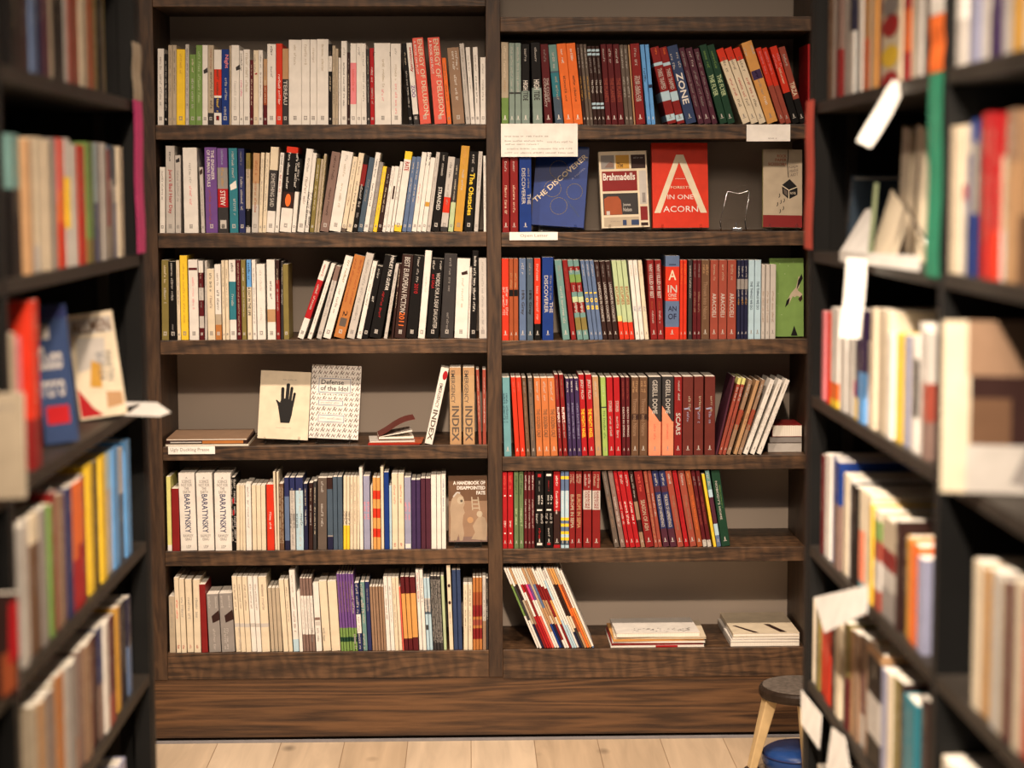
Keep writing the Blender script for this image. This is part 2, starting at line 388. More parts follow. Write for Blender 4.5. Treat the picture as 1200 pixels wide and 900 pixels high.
# ---------------------------------------------------------------- wooden bookcase
XA0 = pt(168.5, 450, D).x; XA1 = pt(188.8, 450, D).x; XB0 = pt(571.3, 450, D).x; XB1 = pt(588, 450, D).x; XC0 = pt(946.5, 450, D).x; XC1 = XC0 + .045
LZ = [(-12, 7.5), (146, 163), (272.4, 289.7), (397.8, 414.5), (522.4, 538.6), (644.8, 662), (763.9, 795)]
RZ = [(19.5, 36.5), (146, 163), (271.8, 288.3), (398.2, 415.6), (534.2, 550.6), (642, 658.8), (759.8, 793.5)]
case = empty('bookcase', ((XA0+XC1)/2, D+DEPTH/2, FLOOR))
tag(case, 'tall dark walnut bookcase with two bays of open shelves full of books', 'bookcase')
cx, cy = case.location.x, case.location.y
def cpart(name, a, b, m, bev=.0012, org=None):
    """box part of the bookcase with its origin at its own centre"""
    c = Vector([(a[i]+b[i])/2 for i in range(3)]); h = [(b[i]-a[i])/2 for i in range(3)]
    mb = MB(); mb.box((-h[0],-h[1],-h[2]), (h[0],h[1],h[2])); o = mb.build(name, m, case, bevel=bev)
    o.location = c - case.location; return o
TOPZ = FLOOR+2.75
ZB = zl(795.5)
for x0, x1 in ((XA0, XA1), (XB0, XB1), (XC0, XC1)):
    cpart('upright', (x0, D-.001, ZB+.0005), (x1, D+DEPTH, TOPZ), WOOD_Z)
cpart('plinth', (XA0, D+.004, FLOOR+.012), (XC1, D+DEPTH, ZB), WOOD_P)
SHL = []; SHR = []
for (a, b) in LZ:
    cpart('shelf', (XA1+.0003, D, zl(b)), (XB0-.0003, D+DEPTH-.001, zl(a)), WOOD_X); SHL.append(zl(a))
for (a, b) in RZ:
    cpart('shelf', (XB1+.0003, D, zr(b)), (XC0-.0003, D+DEPTH-.001, zr(a)), WOOD_X); SHR.append(zr(a))
cpart('back_panel', (XA0, D+DEPTH+.0005, ZB), (XC1, D+DEPTH+.014, zr(37)), WALLM, 0)
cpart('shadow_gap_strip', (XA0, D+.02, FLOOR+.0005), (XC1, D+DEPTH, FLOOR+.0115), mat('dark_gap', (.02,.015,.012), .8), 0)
cpart('floor_edge_strip', (XA0+.01, D-.008, FLOOR+.0003), (XC1, D+.003, FLOOR+.006), mat('grey_strip', (.22,.21,.22), .6), 0)
cpart('crown_board', (XA0-.02, D-.02, TOPZ), (XC1+.02, D+DEPTH, TOPZ+.05), WOOD_X)

# ---------------------------------------------------------------- books on the wooden bookcase
ORD = ['', 'next', 'second', 'third', 'fourth', 'fifth', 'sixth', 'seventh', 'eighth', 'ninth', 'tenth', 'eleventh', 'twelfth', 'thirteenth', 'fourteenth', 'fifteenth', 'sixteenth',
       'seventeenth', 'eighteenth', 'nineteenth', 'twentieth']
def cword(bands):
    tot = {}
    for c, a, b in bands: w_ = PAL[c][1]; tot[w_] = tot.get(w_, 0)+b-a
    ks = sorted(tot, key=lambda k: -tot[k])
    if len(ks) > 1 and tot[ks[1]] > .12: return ks[0]+' and '+ks[1]
    return ks[0]
def label_row(items, where, group, cat='book', a='left', b='right'):
    """items: (object, colour words, size word). Every label counts from the nearest book that is alone in its colour."""
    n = len(items); cnt = {}
    for it in items: cnt[it[1]] = cnt.get(it[1], 0)+1
    uniq = [i for i, it in enumerate(items) if cnt[it[1]] == 1]
    for i, (o, cw, sz) in enumerate(items):
        if i in uniq: lab = f'{sz} {cw} book, the only {cw.split(" and ")[0]+" one" if " and " not in cw else "such pairing"} on the {where}'
        else:
            best = min([(abs(i-j), j) for j in uniq] + [(i+1, -1), (n-i, n)])
            if best[1] == -1: lab = f'{sz} {cw} book, {ORD[i+1] if i else "first"} from the {a} end, {where}' if i else f'{sz} {cw} book at the {a} end, {where}'
            elif best[1] == n: lab = f'{sz} {cw} book, {ORD[n-i]} from the {b} end, {where}' if i < n-1 else f'{sz} {cw} book at the {b} end, {where}'
            else:
                dr = b if i > best[1] else a; q = ORD[best[0]]
                lab = f'{sz} {cw} book, {q} {dr} of the {items[best[1]][1]} one, {where}'
        nw = lambda s: len(re.findall(r"[A-Za-z0-9][A-Za-z0-9']*", s))
        if nw(lab) > 16: lab = lab.replace('medium ', '', 1).replace('leaning medium ', 'leaning ', 1)
        if nw(lab) > 16: lab = lab.replace('leaning ', '', 1)
        if nw(lab) > 16: lab = lab.replace(cw+' book', cw.split(' and ')[0]+' book', 1)
        if nw(lab) > 16: lab = lab.replace(', '+where, ', '+where.replace('near right unit', 'near unit'), 1)
        if nw(lab) > 16: lab = re.sub(r'^(slim|thick|tall|short) ', '', lab)
        if nw(lab) > 16: lab = lab.replace(' next ', ' ')
        tag(o, lab, cat, group)
def parse_spec(s):
    out = []
    for q in s:
        q = q.strip()
        if q == '-': continue
        m = re.match(r'([\d.]+)-([\d.]+) ([a-z]{2}) ([\d.]+) (-?[\d.]+) (.*)$', q)
        out.append((float(m[1]), float(m[2]), m[3], float(m[4]), float(m[5]), m[6]))
    return out
ROWS = {}; PEND = {}
def row(key, ox, oy, zsh, data, logo, yoff=.004):
    """each line: left and right edge at the foot, top, lean, colours | print ... (measured at the shelf front)"""
    for ln in data.strip().split('\n'):
        ln = ln.strip()
        if not ln: continue
        p = ln.split('|'); h4 = p[0].split()
        xl, xr, yt, lean = [float(q) for q in h4[:4]]
        sp = parse_spec(p[1:]); none = any(q.strip() == '-' for q in p[1:]); k = 5.624
        PEND.setdefault(key, []).append(dict(xl=ox+xl/k, xr=ox+xr/k, yt=oy+yt/k, L=lean/k, cols=h4[4], sp=sp, none=none, zsh=zsh, logo=logo, yoff=yoff))
def xat(px, z):
    lo, hi = 0., 900.
    for _ in range(30):
        mid = (lo+hi)/2
        if pt(px, mid, D).z > z: lo = mid
        else: hi = mid
    return pt(px, lo, D).x, lo
def build_rows(keys):
    for key in keys:
        P = PEND[key]; yb = xat(P[0]['xl'], P[0]['zsh'])[1]
        for e in P: e['H'] = yb-e['yt']; e['s'] = e['L']/e['H']
        for _ in range(400):      # let neighbours settle so that no two of them share space
            for e, f in zip(P, P[1:]):
                g = f['xl']-e['xr']
                if g < .12: e['xr'] -= (.12-g)/2; f['xl'] += (.12-g)/2; g = .12
                hm = min(e['H'], f['H']); q = g + (f['s']-e['s'])*hm
                if q < .1: d_ = (.1-q)/2/hm; e['s'] -= d_; f['s'] += d_
        for e in P:
            base = (e['xl']+e['xr'])/2; zsh = e['zsh']
            Y = D + e['yoff'] + random.uniform(0, .006)
            xf = xat(base, zsh)[0]*1.0; wdt = pt(e['xr'], 400, D).x-pt(e['xl'], 400, D).x
            ptop = pt(base+e['s']*e['H'], e['yt'], D); dz = ptop.z-zsh; top_ = (zl(LZ[int(key[1])-1][1]) if key[0] == 'L' else zr(RZ[int(key[1])-1][1])) - .004; dz = min(dz, top_-zsh); dx = ptop.x-xf
            a = math.atan2(dx, dz)
            if abs(a) < .012: a = 0
            L = math.hypot(dx, dz); t = wdt*math.cos(a)*.985
            h = L - t/2*math.sin(abs(a)); d = min(h*random.uniform(.60, .66), .165)
            nm = 'slim_paperback' if t < .0125 else 'paperback_book'
            sp = e['sp']
            if e['none'] and not sp: sp = [(.5, .5001, e['cols'][:2], .01, 0, '[]')]
            root, bands = new_book(nm, t, h, d, e['cols'], sp, seed=random.randint(0, 99999), logo=None if 'N' in key or key in ('L4', 'L5', 'L6', 'R6') else e['logo'])
            root.location = (xf, Y, zsh + .0003 + t/2*math.sin(abs(a)))
            root.rotation_euler = (0, a, 0)
            sz = ('leaning ' if abs(a) > .12 else '') + ('slim' if t < .0115 else 'thick' if t > .027 else 'tall' if h > .222 else 'short' if h < .17 else 'medium')
            ROWS.setdefault(key, []).append((root, cword(bands), sz))
LA = SHL[1]
row('L1', 170, 0, LA, '''
80 122 320 0 wh
124 148 355 0 bk |.1-.8 lg .4 0 ~
150 177 297 0 bg
178 205 297 0 bg
206 262 325 0 yl |.06-.33 mu .35 0 ~
264 288 292 0 lg |.05-.8 dg .4 0 ~
290 332 358 0 gn
333 375 297 0 gn |.08-.75 mn .45 0 ~
376 412 297 0 wh |.28-.36 dg .8 .1 /\\
413 450 297 0 dg.15bg |.05-.3 rs .35 0 ~|.34-.8 bk .5 .1 ~
452 502 327 0 wh.16id.36wh.39sc.74wh |.27-.6 dn .5 0 ~|.63-.84 yl .45 0 ~|.88-.94 rd .4 0 []
503 551 325 0 bl |.07-.25 pk .6 .15 Night|.38-.68 lg .5 .1 ~|.76-.88 lg .4 0 ~
553 566 300 0 bg
567 618 297 0 wh |.24-.32 dg .6 .35 /\\|.45-.84 lg .5 0 ~
620 645 333 0 wh |.04-.28 dg .5 0 ~|.4-.62 mg .5 0 ~
647 688 325 0 wh |.05-.6 bg .6 0 ~
690 711 395 0 mr
712 745 330 0 cr |.06-.3 gy .4 -.2 ~|.3-.33 rd .5 0 /\\
746 774 330 0 wh
778 803 388 0 mr.3rs.6tn
804 861 290 0 wh |.03-.15 dg .35 0 ~|.28-.45 gy .4 0 ~
862 903 287 0 sc |.38-.78 wh .55 0 ~
904 944 320 0 dg.6tn |.42-.74 lg .62 0 TEREAU
945 1029 262 0 wh |.06-.3 bg .35 0 ~
1030 1084 260 0 wh |.06-.3 bg .35 0 ~
1086 1129 260 0 wh |.1-.3 bg .35 0 ~
''', '#')
row('L1', 370, 0, LA, '''
5 82 257 0 wh |.06-.38 bg .3 0 ~
84 106 290 0 bk.66wh.85bk
108 128 300 0 bg
129 147 320 0 bg
149 165 380 0 wh
167 205 270 0 wh |.08-.18 gy .4 0 ~|.26-.78 dg .35 0 ~
207 225 345 0 dk
227 267 285 0 wh.25pk.76wh |.32-.6 co .45 0 ~
268 300 285 0 wh |.05-.16 gy .6 0 ~
301 335 285 0 wh
337 358 325 0 dg
359 387 316 0 rd |.25-.45 wh .5 0 ~|.52-.74 lg .5 0 ~
389 496 283 0 wh |.11-.16 bk .9 0 ~~|.2-.55 bg .3 .05 ~|.57-.72 pk .2 0 ~
498 565 287 0 wh |.06-.14 gy .3 0 ~|.26-.46 bg .3 0 ~|.5-.9 pk .25 0 ~
612 640 285 -45 bk
646 682 282 -50 dg.12wh |.05-.36 rd .6 .1 anxiously|.52-.67 pu .7 0 ZOO
688 760 248 -54 co |.02-.9 cr .42 .17 ENERGY OF DELUSION|.03-.42 wh .2 -.3 A BOOK ON PLOT
783 862 245 -48 co |.02-.9 cr .42 .17 ENERGY OF DELUSION|.03-.42 wh .2 -.3 A BOOK ON PLOT
868 895 380 -38 og
905 982 312 -40 tp.001bn |.05-.3 wh .25 .1 ~~|.36-.7 wh .4 0 ~
990 1020 285 -44 lg
1023 1051 310 -36 wh
1053 1084 310 -18 wh
1086 1122 377 0 wh
''', '#')
LB = SHL[2]
row('L2', 170, 150, LB, '''
95 130 258 0 wh |.06-.5 gy .4 0 ~
135 194 118 -3 lg |.07-.18 dg .5 0 ~|.27-.78 rd .5 0 Jura's Bad Hair Day
198 235 180 -3 lg |.03-.1 dg .7 0 /\\|.2-.6 gy .4 0 ~
256 350 130 -10 wh |.18-.42 gy .25 0 ~|.45-.68 pk .25 0 ~
368 392 258 -15 lg |.02-.12 dk .8 0 /\\|.3-.75 gy .4 0 ~
398 478 128 -12 pu |.03-.38 wh .26 .16 THE ENGINEER|.03-.46 wh .26 -.18 OF HUMAN SOULS|.5-.9 rs .3 -.1 ~ 
481 549 133 -8 dg.3rd.52gy.77pu |.02-.2 lv .3 0 ~|.23-.46 mu .7 0 ~|.5-.68 wh .5 0 STEW|.85-.95 lg .6 0 []
558 614 133 -6 tl |.04-.36 lg .55 0 ~|.38-.5 wh .8 0 /\\|.6-.8 lg .5 .1 ~
619 660 135 -5 id |.04-.2 gy .35 0 ~|.34-.74 lg .7 0 ~
664 692 165 0 lg.07bk.3bg.8ol
701 744 165 10 lg.35bg.62tn |.1-.28 rs .45 0 ~|.36-.75 rs .6 0 ~
745 768 163 17 cr
770 796 163 24 cr
797 850 125 30 wh.25dg.73cr |.31-.7 lg .5 0 SOMETHING SAID
852 878 163 38 wh |.03-.25 dg .5 0 ~|.28-.5 rd .5 0 ~
884 960 125 50 wh.28dk.47bk.93sc |.07-.5 wh .6 .15 ~~|.55-.7 og .5 0 ()
963 990 202 40 wh.55bk |.05-.3 lg .6 0 ~
1000 1046 138 64 wh
1050 1075 165 54 wh |.5-.95 bk .7 0 ~~
1083 1110 200 48 ol
1112 1128 205 48 bg
''', '#')
row('L2', 370, 150, LB, '''
5 22 170 50 bg |.03-.9 ol .8 0 ~~
25 84 158 80 tp |.05-.35 dk .35 0 ~|.45-.8 dk .35 0 ~
86 164 155 85 wh |.05-.12 gy .6 0 ~|.16-.34 bg .3 0 ~|.4-.7 bg .3 0 ~
166 198 190 82 um.05cr
201 238 165 88 cr
240 273 180 72 bk.6dr.88bk |.38-.68 lg .5 0 ~|.75-.85 gy .5 0 ~
275 311 195 82 sl |.3-.6 gy .5 0 ~
312 344 162 90 wh
346 374 225 76 gy
375 402 253 70 yl
404 434 260 64 dk
436 458 253 60 wh
460 489 253 60 wh |.3-.5 dk .4 0 []
491 511 222 62 wh
514 562 155 76 yl.08wh.9yl |.13-.24 rd .6 0 RATE
568 597 190 70 bs
599 629 190 70 bs
631 664 160 74 wh |.4-.65 pk .4 0 ~
666 694 160 78 wh |.02-.17 bk .8 0 ~~
696 728 195 64 wh |.6-.66 mu .9 0 []
730 755 160 74 lg
760 816 160 66 bk |.04-.3 lg .3 0 ~|.44-.73 wh .45 0 STRANDED
820 866 190 46 dg.06lg.25sc.46lg
872 905 200 34 mn.4dg
910 966 118 42 mu |.04-.22 ca .45 0 ~|.28-.52 lg .45 0 ~
976 1035 155 38 bk |.04-.16 lg .5 0 ~|.2-.26 lg .3 0 ~|.27-.8 yl .55 0 The Obstacles
1043 1070 155 31 lg |.05-.5 gy .4 0 ~
1107 1124 183 0 wh
''', '#')
LC = SHL[3]
row('L3', 170, 280, LC, '''
108 155 140 -3 ol
161 207 150 -6 bk |.02-.5 lg .35 0 ~|.8-.95 gy .3 0 ~
211 233 143 -7 cr
235 284 110 -7 yl |.1-.8 mu .3 0 ~
291 354 138 -8 wh |.1-.13 mr .9 0 []|.22-.62 pk .25 0 ~
358 389 145 -6 mr.15lg.3mr.5lg.66mr.85wh
392 408 145 0 lg
412 461 200 -3 cr
463 504 170 -11 lo.2bg.34wh
509 529 143 -14 cr
531 554 143 -13 cr
557 601 140 -10 wh.25tl.73wh |.04-.18 dg .5 0 ~|.43-.58 lg .6 0 ~
605 634 140 -8 mr |.04-.9 bg .4 0 ~
638 668 140 -8 ol
675 705 138 -10 cr.66sb |.04-.26 nv .6 0 ~|.34-.7 bk .6 0 A DAY IN THE LIFE
709 734 138 -8 wh
738 794 168 -8 wh |.08-.38 lg .3 0 ~|.58-.75 lg .4 0 ~
807 861 138 -12 wh.22tn.38wh |.27-.5 dg .5 0 ~
865 890 140 -5 dr.75dk
894 909 150 0 dg
912 948 168 -5 ol |-
1001 1043 152 175 wh.26rd.76wh |.04-.19 rd .55 0 ~|.3-.65 lg .45 0 ~
1068 1096 165 160 wh.001wh |.25-.8 gy .3 0 ~
''', '#')
row('L3', 370, 280, LC, '''
2 36 180 130 lg.8tp |.2-.7 gy .5 0 ~
45 98 115 152 wh |.05-.35 ol .6 .1 ~|.4-.7 gy .35 0 ~
115 190 110 145 lo |.05-.6 rs .4 0 ~~|.67-.74 dk .4 0 2|.76-.86 um .6 0 []
203 255 95 145 lg |.08-.8 gy .45 0 ~
268 300 148 112 wh
303 344 180 95 bk |.04-.2 lg .4 0 ~|.42-.5 wh .7 0 ~
350 430 110 125 bk |.0-.42 wh .3 .18 MINUET FOR GUITAR|.44-.76 rd .36 0 ~
447 470 165 82 lg
496 511 165 60 dk
516 590 105 62 dk |.03-.69 lg .48 0 BEST EUROPEAN FICTION|.69-.85 og .48 0 2011
593 667 110 62 bk |.02-.33 lg .3 0 ~|.34-.46 rd .36 0 2010
673 718 77 48 wh |.3-.5 lg .3 0 ~
727 810 130 24 bk |.03-.15 lg .5 0 ~~|.18-.88 lg .32 .12 WORDS FOR A DEAF DAUGHTER|.2-.38 rd .24 -.25 and GALA
820 905 100 24 dg |.05-.25 gy .25 0 ~|.28-.45 gy .25 0 ~|.7-.92 gy .25 0 ~
913 999 130 8 wh |.15-.21 dk .5 .1 /\\|.25-.62 bg .3 0 ~
1001 1013 190 0 wh
1017 1058 80 3 bk |.06-.7 wh .62 0 ~|.2-.5 gy .3 -.4 ~
1077 1128 128 0 lg |.05-.9 gy .3 0 ~
''', '#')
row('L4', 370, 400, SHL[4], '''
716 770 180 110 wh N |.2-.52 um .42 0 EMERGENCY|.55-.95 um .6 0 INDEX|.03-.15 rd .6 .2 ()
884 961 175 0 tn.1kh.9tn N |.04-.46 um .36 -.2 EMERGENCY|.5-.96 um .62 0 INDEX
972 1049 175 0 tn.1kh.9tn N |.04-.46 um .36 -.2 EMERGENCY|.5-.96 um .62 0 INDEX
1074 1094 188 -18 rb N
1101 1124 188 0 rb N
''', '#')
LE = SHL[5]
row('L5', 170, 530, LE, '''
146 175 165 -15 wh.08ly |-
178 227 243 -10 dr N |-
232 341 143 -20 wh N |.045-.07 gy .14 0 ^A|.085-.26 gy .66 0 ^SCIENCE/NOT FOR/THE/EARTH|.27-.77 id .36 0 BARATYNSKY|.79-.87 gy .62 0 ^RAWLEY/GRAU|.93-.97 gy .3 0 ^UDP
347 456 143 -18 wh N |.045-.07 gy .14 0 ^A|.085-.26 gy .66 0 ^SCIENCE/NOT FOR/THE/EARTH|.27-.77 id .36 0 BARATYNSKY|.79-.87 gy .62 0 ^RAWLEY/GRAU|.93-.97 gy .3 0 ^UDP
461 572 143 -13 wh N |.045-.07 gy .14 0 ^A|.085-.26 gy .66 0 ^SCIENCE/NOT FOR/THE/EARTH|.27-.77 id .36 0 BARATYNSKY|.79-.87 gy .62 0 ^RAWLEY/GRAU|.93-.97 gy .3 0 ^UDP
575 598 168 -8 bk N |.03-.9 lg .8 0 ~~|.28-.36 rd .6 0 ()|.44-.52 rd .6 0 ()
600 622 222 0 cr N |-
623 643 222 0 cr N |-
645 662 222 0 cr N |-
665 702 210 -12 wh N |.05-.2 gy .4 0 ~|.25-.7 gy .4 0 ~
706 734 222 -7 cr N |-
736 765 222 -7 cr N |-
767 797 222 -7 cr N |-
804 852 215 -12 sc N |.42-.68 wh .32 0 ~
855 869 135 -15 cr N |-
872 885 135 -6 cr N |-
888 916 210 -6 br |.05-.9 bg .5 0 ~~
922 953 170 -4 nv.13bs.74id N |-
957 991 170 -8 lg.82id N |.15-.95 gy .6 0 ~|.5-.7 dg .6 0 ~~
996 1045 168 -8 pb.82id N |.15-.95 lg .6 .1 ~|.5-.7 dg .5 0 ~~
1048 1074 210 -6 nv N
1078 1104 205 0 dk N
1107 1129 195 0 dg N
''', '#')
row('L5', 370, 530, LE, '''
12 72 172 0 um N |.05-.2 lg .5 0 ~|.36-.68 lg .7 0 ~
78 115 170 -4 nv.18gy.2sl.84dk N |-
117 145 165 -2 sl N |-
147 178 165 -2 sl N |-
181 200 165 0 yl.33cr N |.48-.66 um .7 0 ~~
202 222 165 0 yl.33cr N |.48-.66 um .7 0 ~~
225 245 165 0 cr N
247 268 165 0 cr N
270 288 165 0 cr N
291 313 105 0 wh N |-
317 359 160 0 lv N |.35-.6 pk .5 0 ~~
365 377 225 0 cr N |-
379 402 170 0 ca.17sc.29ca.44sc.57ca.7sc.82ca N |-
404 428 170 0 ca.17sc.29ca.44sc.57ca.7sc.82ca N |-
431 450 100 0 cr N |-
453 485 135 0 bl N |-
487 502 225 0 pb N |-
504 543 145 0 cr N |.15-.4 co .4 0 ~|.92-.97 rd .6 0 ~
545 584 145 0 cr N |.15-.4 co .4 0 ~|.92-.97 rd .6 0 ~
587 630 170 0 lv.06lv N |.35-.6 pk .5 0 ~~|.93-.99 wh .8 0 []
633 662 185 0 vi N |-
664 692 185 0 vi N |-
695 725 175 0 pl N |-
727 760 175 0 pl N |-
762 797 160 0 wh N |-
799 828 160 0 wh N |-
830 859 155 0 wh N |.05-.5 bs .4 0 ~
''', '#')
LF = SHL[6]
row('L6', 170, 650, LF, '''
160 200 280 -6 bg N
206 237 155 -24 cr N |.3-.55 co .5 0 ~|.9-.95 rd .7 0 ~
239 273 165 -20 cr N |.25-.55 gy .5 0 ~|.9-.95 rd .7 0 ~
276 319 170 -18 cr N |.25-.55 gy .5 0 ~|.9-.95 rd .7 0 ~
322 367 170 -13 cr N |.25-.55 gy .5 0 ~|.9-.95 rd .7 0 ~
372 414 200 -22 dr N |-
420 500 265 -20 gy N |.04-.25 lg .5 0 ~~|.28-.5 dk .7 .2 /\\|.6-.97 lg .8 0 ~~~
503 592 260 -22 gy N |.04-.25 lg .5 0 ~~|.28-.5 dk .7 .2 /\\|.6-.97 lg .8 0 ~~~
598 631 150 -32 cr.33lg.38cr N |.1-.45 tp .4 0 ~
633 664 150 -32 cr.33lg.38cr N |.1-.45 tp .4 0 ~
666 700 150 -31 cr.33lg.38cr N |.1-.45 tp .4 0 ~
702 735 150 -31 wh.33lg.38wh N |.1-.45 tp .4 0 ~
737 768 150 -30 wh.33lg.38wh N |.1-.45 tp .4 0 ~
770 824 150 -29 cr.33lg.38cr N |.1-.45 tp .4 0 ~
829 852 225 -25 bg N |-
854 877 225 -25 bg N |-
879 905 225 -25 bg N |-
912 945 170 -34 cr N |-
947 973 170 -33 cr N
978 1015 105 -32 pb.15wh N
1018 1040 250 -20 wh N |-
1042 1061 160 -28 tp.23wh.76tp N |.28-.7 gy .4 0 ~
1063 1081 160 -28 tp.23wh.76tp N |.28-.7 gy .4 0 ~
1083 1101 160 -28 tp.23wh.76tp N |.28-.7 gy .4 0 ~
1103 1122 160 -28 tp.23wh.76tp N |.28-.7 gy .4 0 ~
1127 1166 195 -25 wh N |.5-.54 tp .9 0 []|.56-.62 lg .8 0 []|.66-.74 gy .9 0 ~~~|.77-.86 gy .9 0 ~~~
''', '#')
row('L6', 370, 650, LF, '''
48 100 180 -32 cr N |-
103 163 180 -30 cr N |-
167 184 130 -33 gn.12dn.18gn.3pu N |.1-.5 bn .5 -.3 ~
186 203 130 -33 gn.12dn.18gn.3pu N |.1-.5 bn .5 -.3 ~
205 222 130 -33 gn.12dn.18gn.3pu N |.1-.5 bn .5 -.3 ~
224 241 130 -33 gn.12dn.18gn.3pu N |.1-.5 bn .5 -.3 ~
243 260 130 -33 gn.12dn.18gn.3pu N |.1-.5 bn .5 -.3 ~
262 277 130 -33 gn.12dn.18gn.3pu N |.1-.5 bn .5 -.3 ~
280 310 190 -28 id.26wh.54id N |.02-.45 lg .9 0 ~~~|.5-.72 gy .4 0 ~|.75-.98 lg .9 0 ~~~
313 341 185 -22 st N
344 370 185 -22 id N |.1-.45 gy .5 0 ~
374 391 215 -22 bn N |-
393 410 215 -22 bn N |-
412 429 215 -22 bn N |-
431 448 215 -21 bn N |-
450 466 215 -21 bn N |-
468 494 155 -25 wh N
496 522 155 -25 wh N
524 548 155 -25 cr N
550 571 155 -25 cr N |-
573 582 215 -28 co N |-
585 611 150 -30 mr.16ca.77mr N |-
613 641 150 -28 mr.16ca.77mr N |-
643 679 150 -26 mr.18ca.78mr N |-
683 705 105 -27 wh N |.04-.4 rd .5 0 ~
707 730 105 -27 wh N |.1-.4 dg .5 0 ~
733 752 160 -25 pb.5sl.53lg.72pb N |.3-.5 sl .7 0 ~~|.65-.72 dg .8 0 []
754 773 160 -25 pb.5sl.53lg.72pb N |.3-.5 sl .7 0 ~~
778 798 145 -24 dg N |.05-.9 lg .5 0 ~~
800 820 145 -24 dg N |.05-.9 lg .5 0 ~~
822 841 145 -24 dg N |.05-.9 lg .5 0 ~~
845 864 145 -22 mn N |.05-.9 lg .5 0 ~
882 908 75 -22 cr N |.22-.26 dk .7 0 ()|.42-.46 dk .7 0 ()|.55-.7 gy .5 0 ~
912 939 105 -16 nb N |-
941 967 105 -15 nb N |-
975 1004 200 -6 cr N
1006 1034 200 -5 cr N
1037 1056 155 -8 lo.15dr.3lo.34rb.42lo.46dr.62rs.8lo N |-
1058 1077 155 -7 lo.15dr.3lo.34rb.42lo.46dr.62rs.8lo N |-
1079 1098 155 -7 lo.15dr.3lo.34rb.42lo.46dr.62rs.8lo N |-
1101 1124 150 -4 bn.4lg N
1125 1139 160 0 dg N
''', '#')
RA = SHR[1]
row('R1', 570, 0, RA, '''
100 147 277 0 gn.33bg |.05-.43 cr .5 0 ~|.46-.6 tn .35 0 ~
151 187 283 0 sg |.05-.6 lg .4 0 ~|.6-.62 dg .9 0 []
190 229 283 0 sg |.05-.6 lg .4 0 ~|.6-.62 dg .9 0 []
233 286 290 -2 sg.42bk |.06-.24 lg .4 0 ~|.45-.57 wh .6 0 HIGH|.59-.7 dg .6 0 TIDE
308 371 280 -9 sg.45bk |.06-.24 lg .4 0 ~|.45-.57 wh .6 0 HIGH|.59-.7 dg .6 0 TIDE
386 438 290 -30 mr |.07-.22 gy .4 0 ~|.42-.72 lg .3 .15 THE CYCLIST|.42-.78 lg .3 -.2 CONSPIRACY
456 510 293 -55 sl.35tl.65sl.67st |.1-.3 lg .4 0 ~|.4-.7 bg .45 .1 ~
515 576 287 -55 og |.07-.25 wh .4 0 ~|.4-.72 dk .7 0 ~
578 639 283 -54 og |.07-.25 wh .4 0 ~|.4-.72 dk .7 0 ~
641 661 290 -50 dk |.05-.3 lg .4 0 ~|.4-.7 mu .5 0 ~
663 684 290 -50 um |.05-.3 lg .4 0 ~|.4-.7 mu .5 0 ~
686 707 290 -48 um |.05-.3 lg .4 0 ~|.4-.7 mu .5 0 ~
709 735 303 -47 dk.2pb.23dk.25pb.28dk.88pb.91dk.93pb.96dk |.15-.35 gy .5 0 ~|.43-.6 lg .6 0 The Dogs
737 761 303 -46 dk.2pb.23dk.25pb.28dk.88pb.91dk.93pb.96dk |.15-.35 gy .5 0 ~|.43-.6 lg .6 0 The Dogs
763 787 303 -45 dk.2pb.23dk.25pb.28dk.88pb.91dk.93pb.96dk |.15-.35 gy .5 0 ~|.43-.6 lg .6 0 The Dogs
790 826 290 -38 mr |.06-.24 lg .4 0 ~|.42-.72 rb .6 0 THE PLANETS
829 868 290 -38 mr |.06-.24 lg .5 0 ~|.42-.72 rb .6 0 THE PLANETS
871 912 290 -36 mr |.06-.24 lg .4 0 ~|.42-.72 rb .6 0 THE PLANETS
917 942 295 -42 um |.05-.3 lg .5 0 ~|.4-.66 lg .5 0 ~
944 970 295 -41 um |.05-.3 lg .5 0 ~|.4-.66 lg .5 0 ~
974 984 295 -40 tn |-
988 1049 287 -42 dr |.06-.28 lg .35 0 ~|.4-.72 lg .3 .12 THE SAILOR|.4-.72 lg .3 -.15 FROM GIBRALTAR
1062 1089 293 -48 sb |.3-.5 nv .7 0 ~
1091 1116 293 -45 sb |.5-.54 nv .9 0 []
''', '!w'[:1]+'wh')
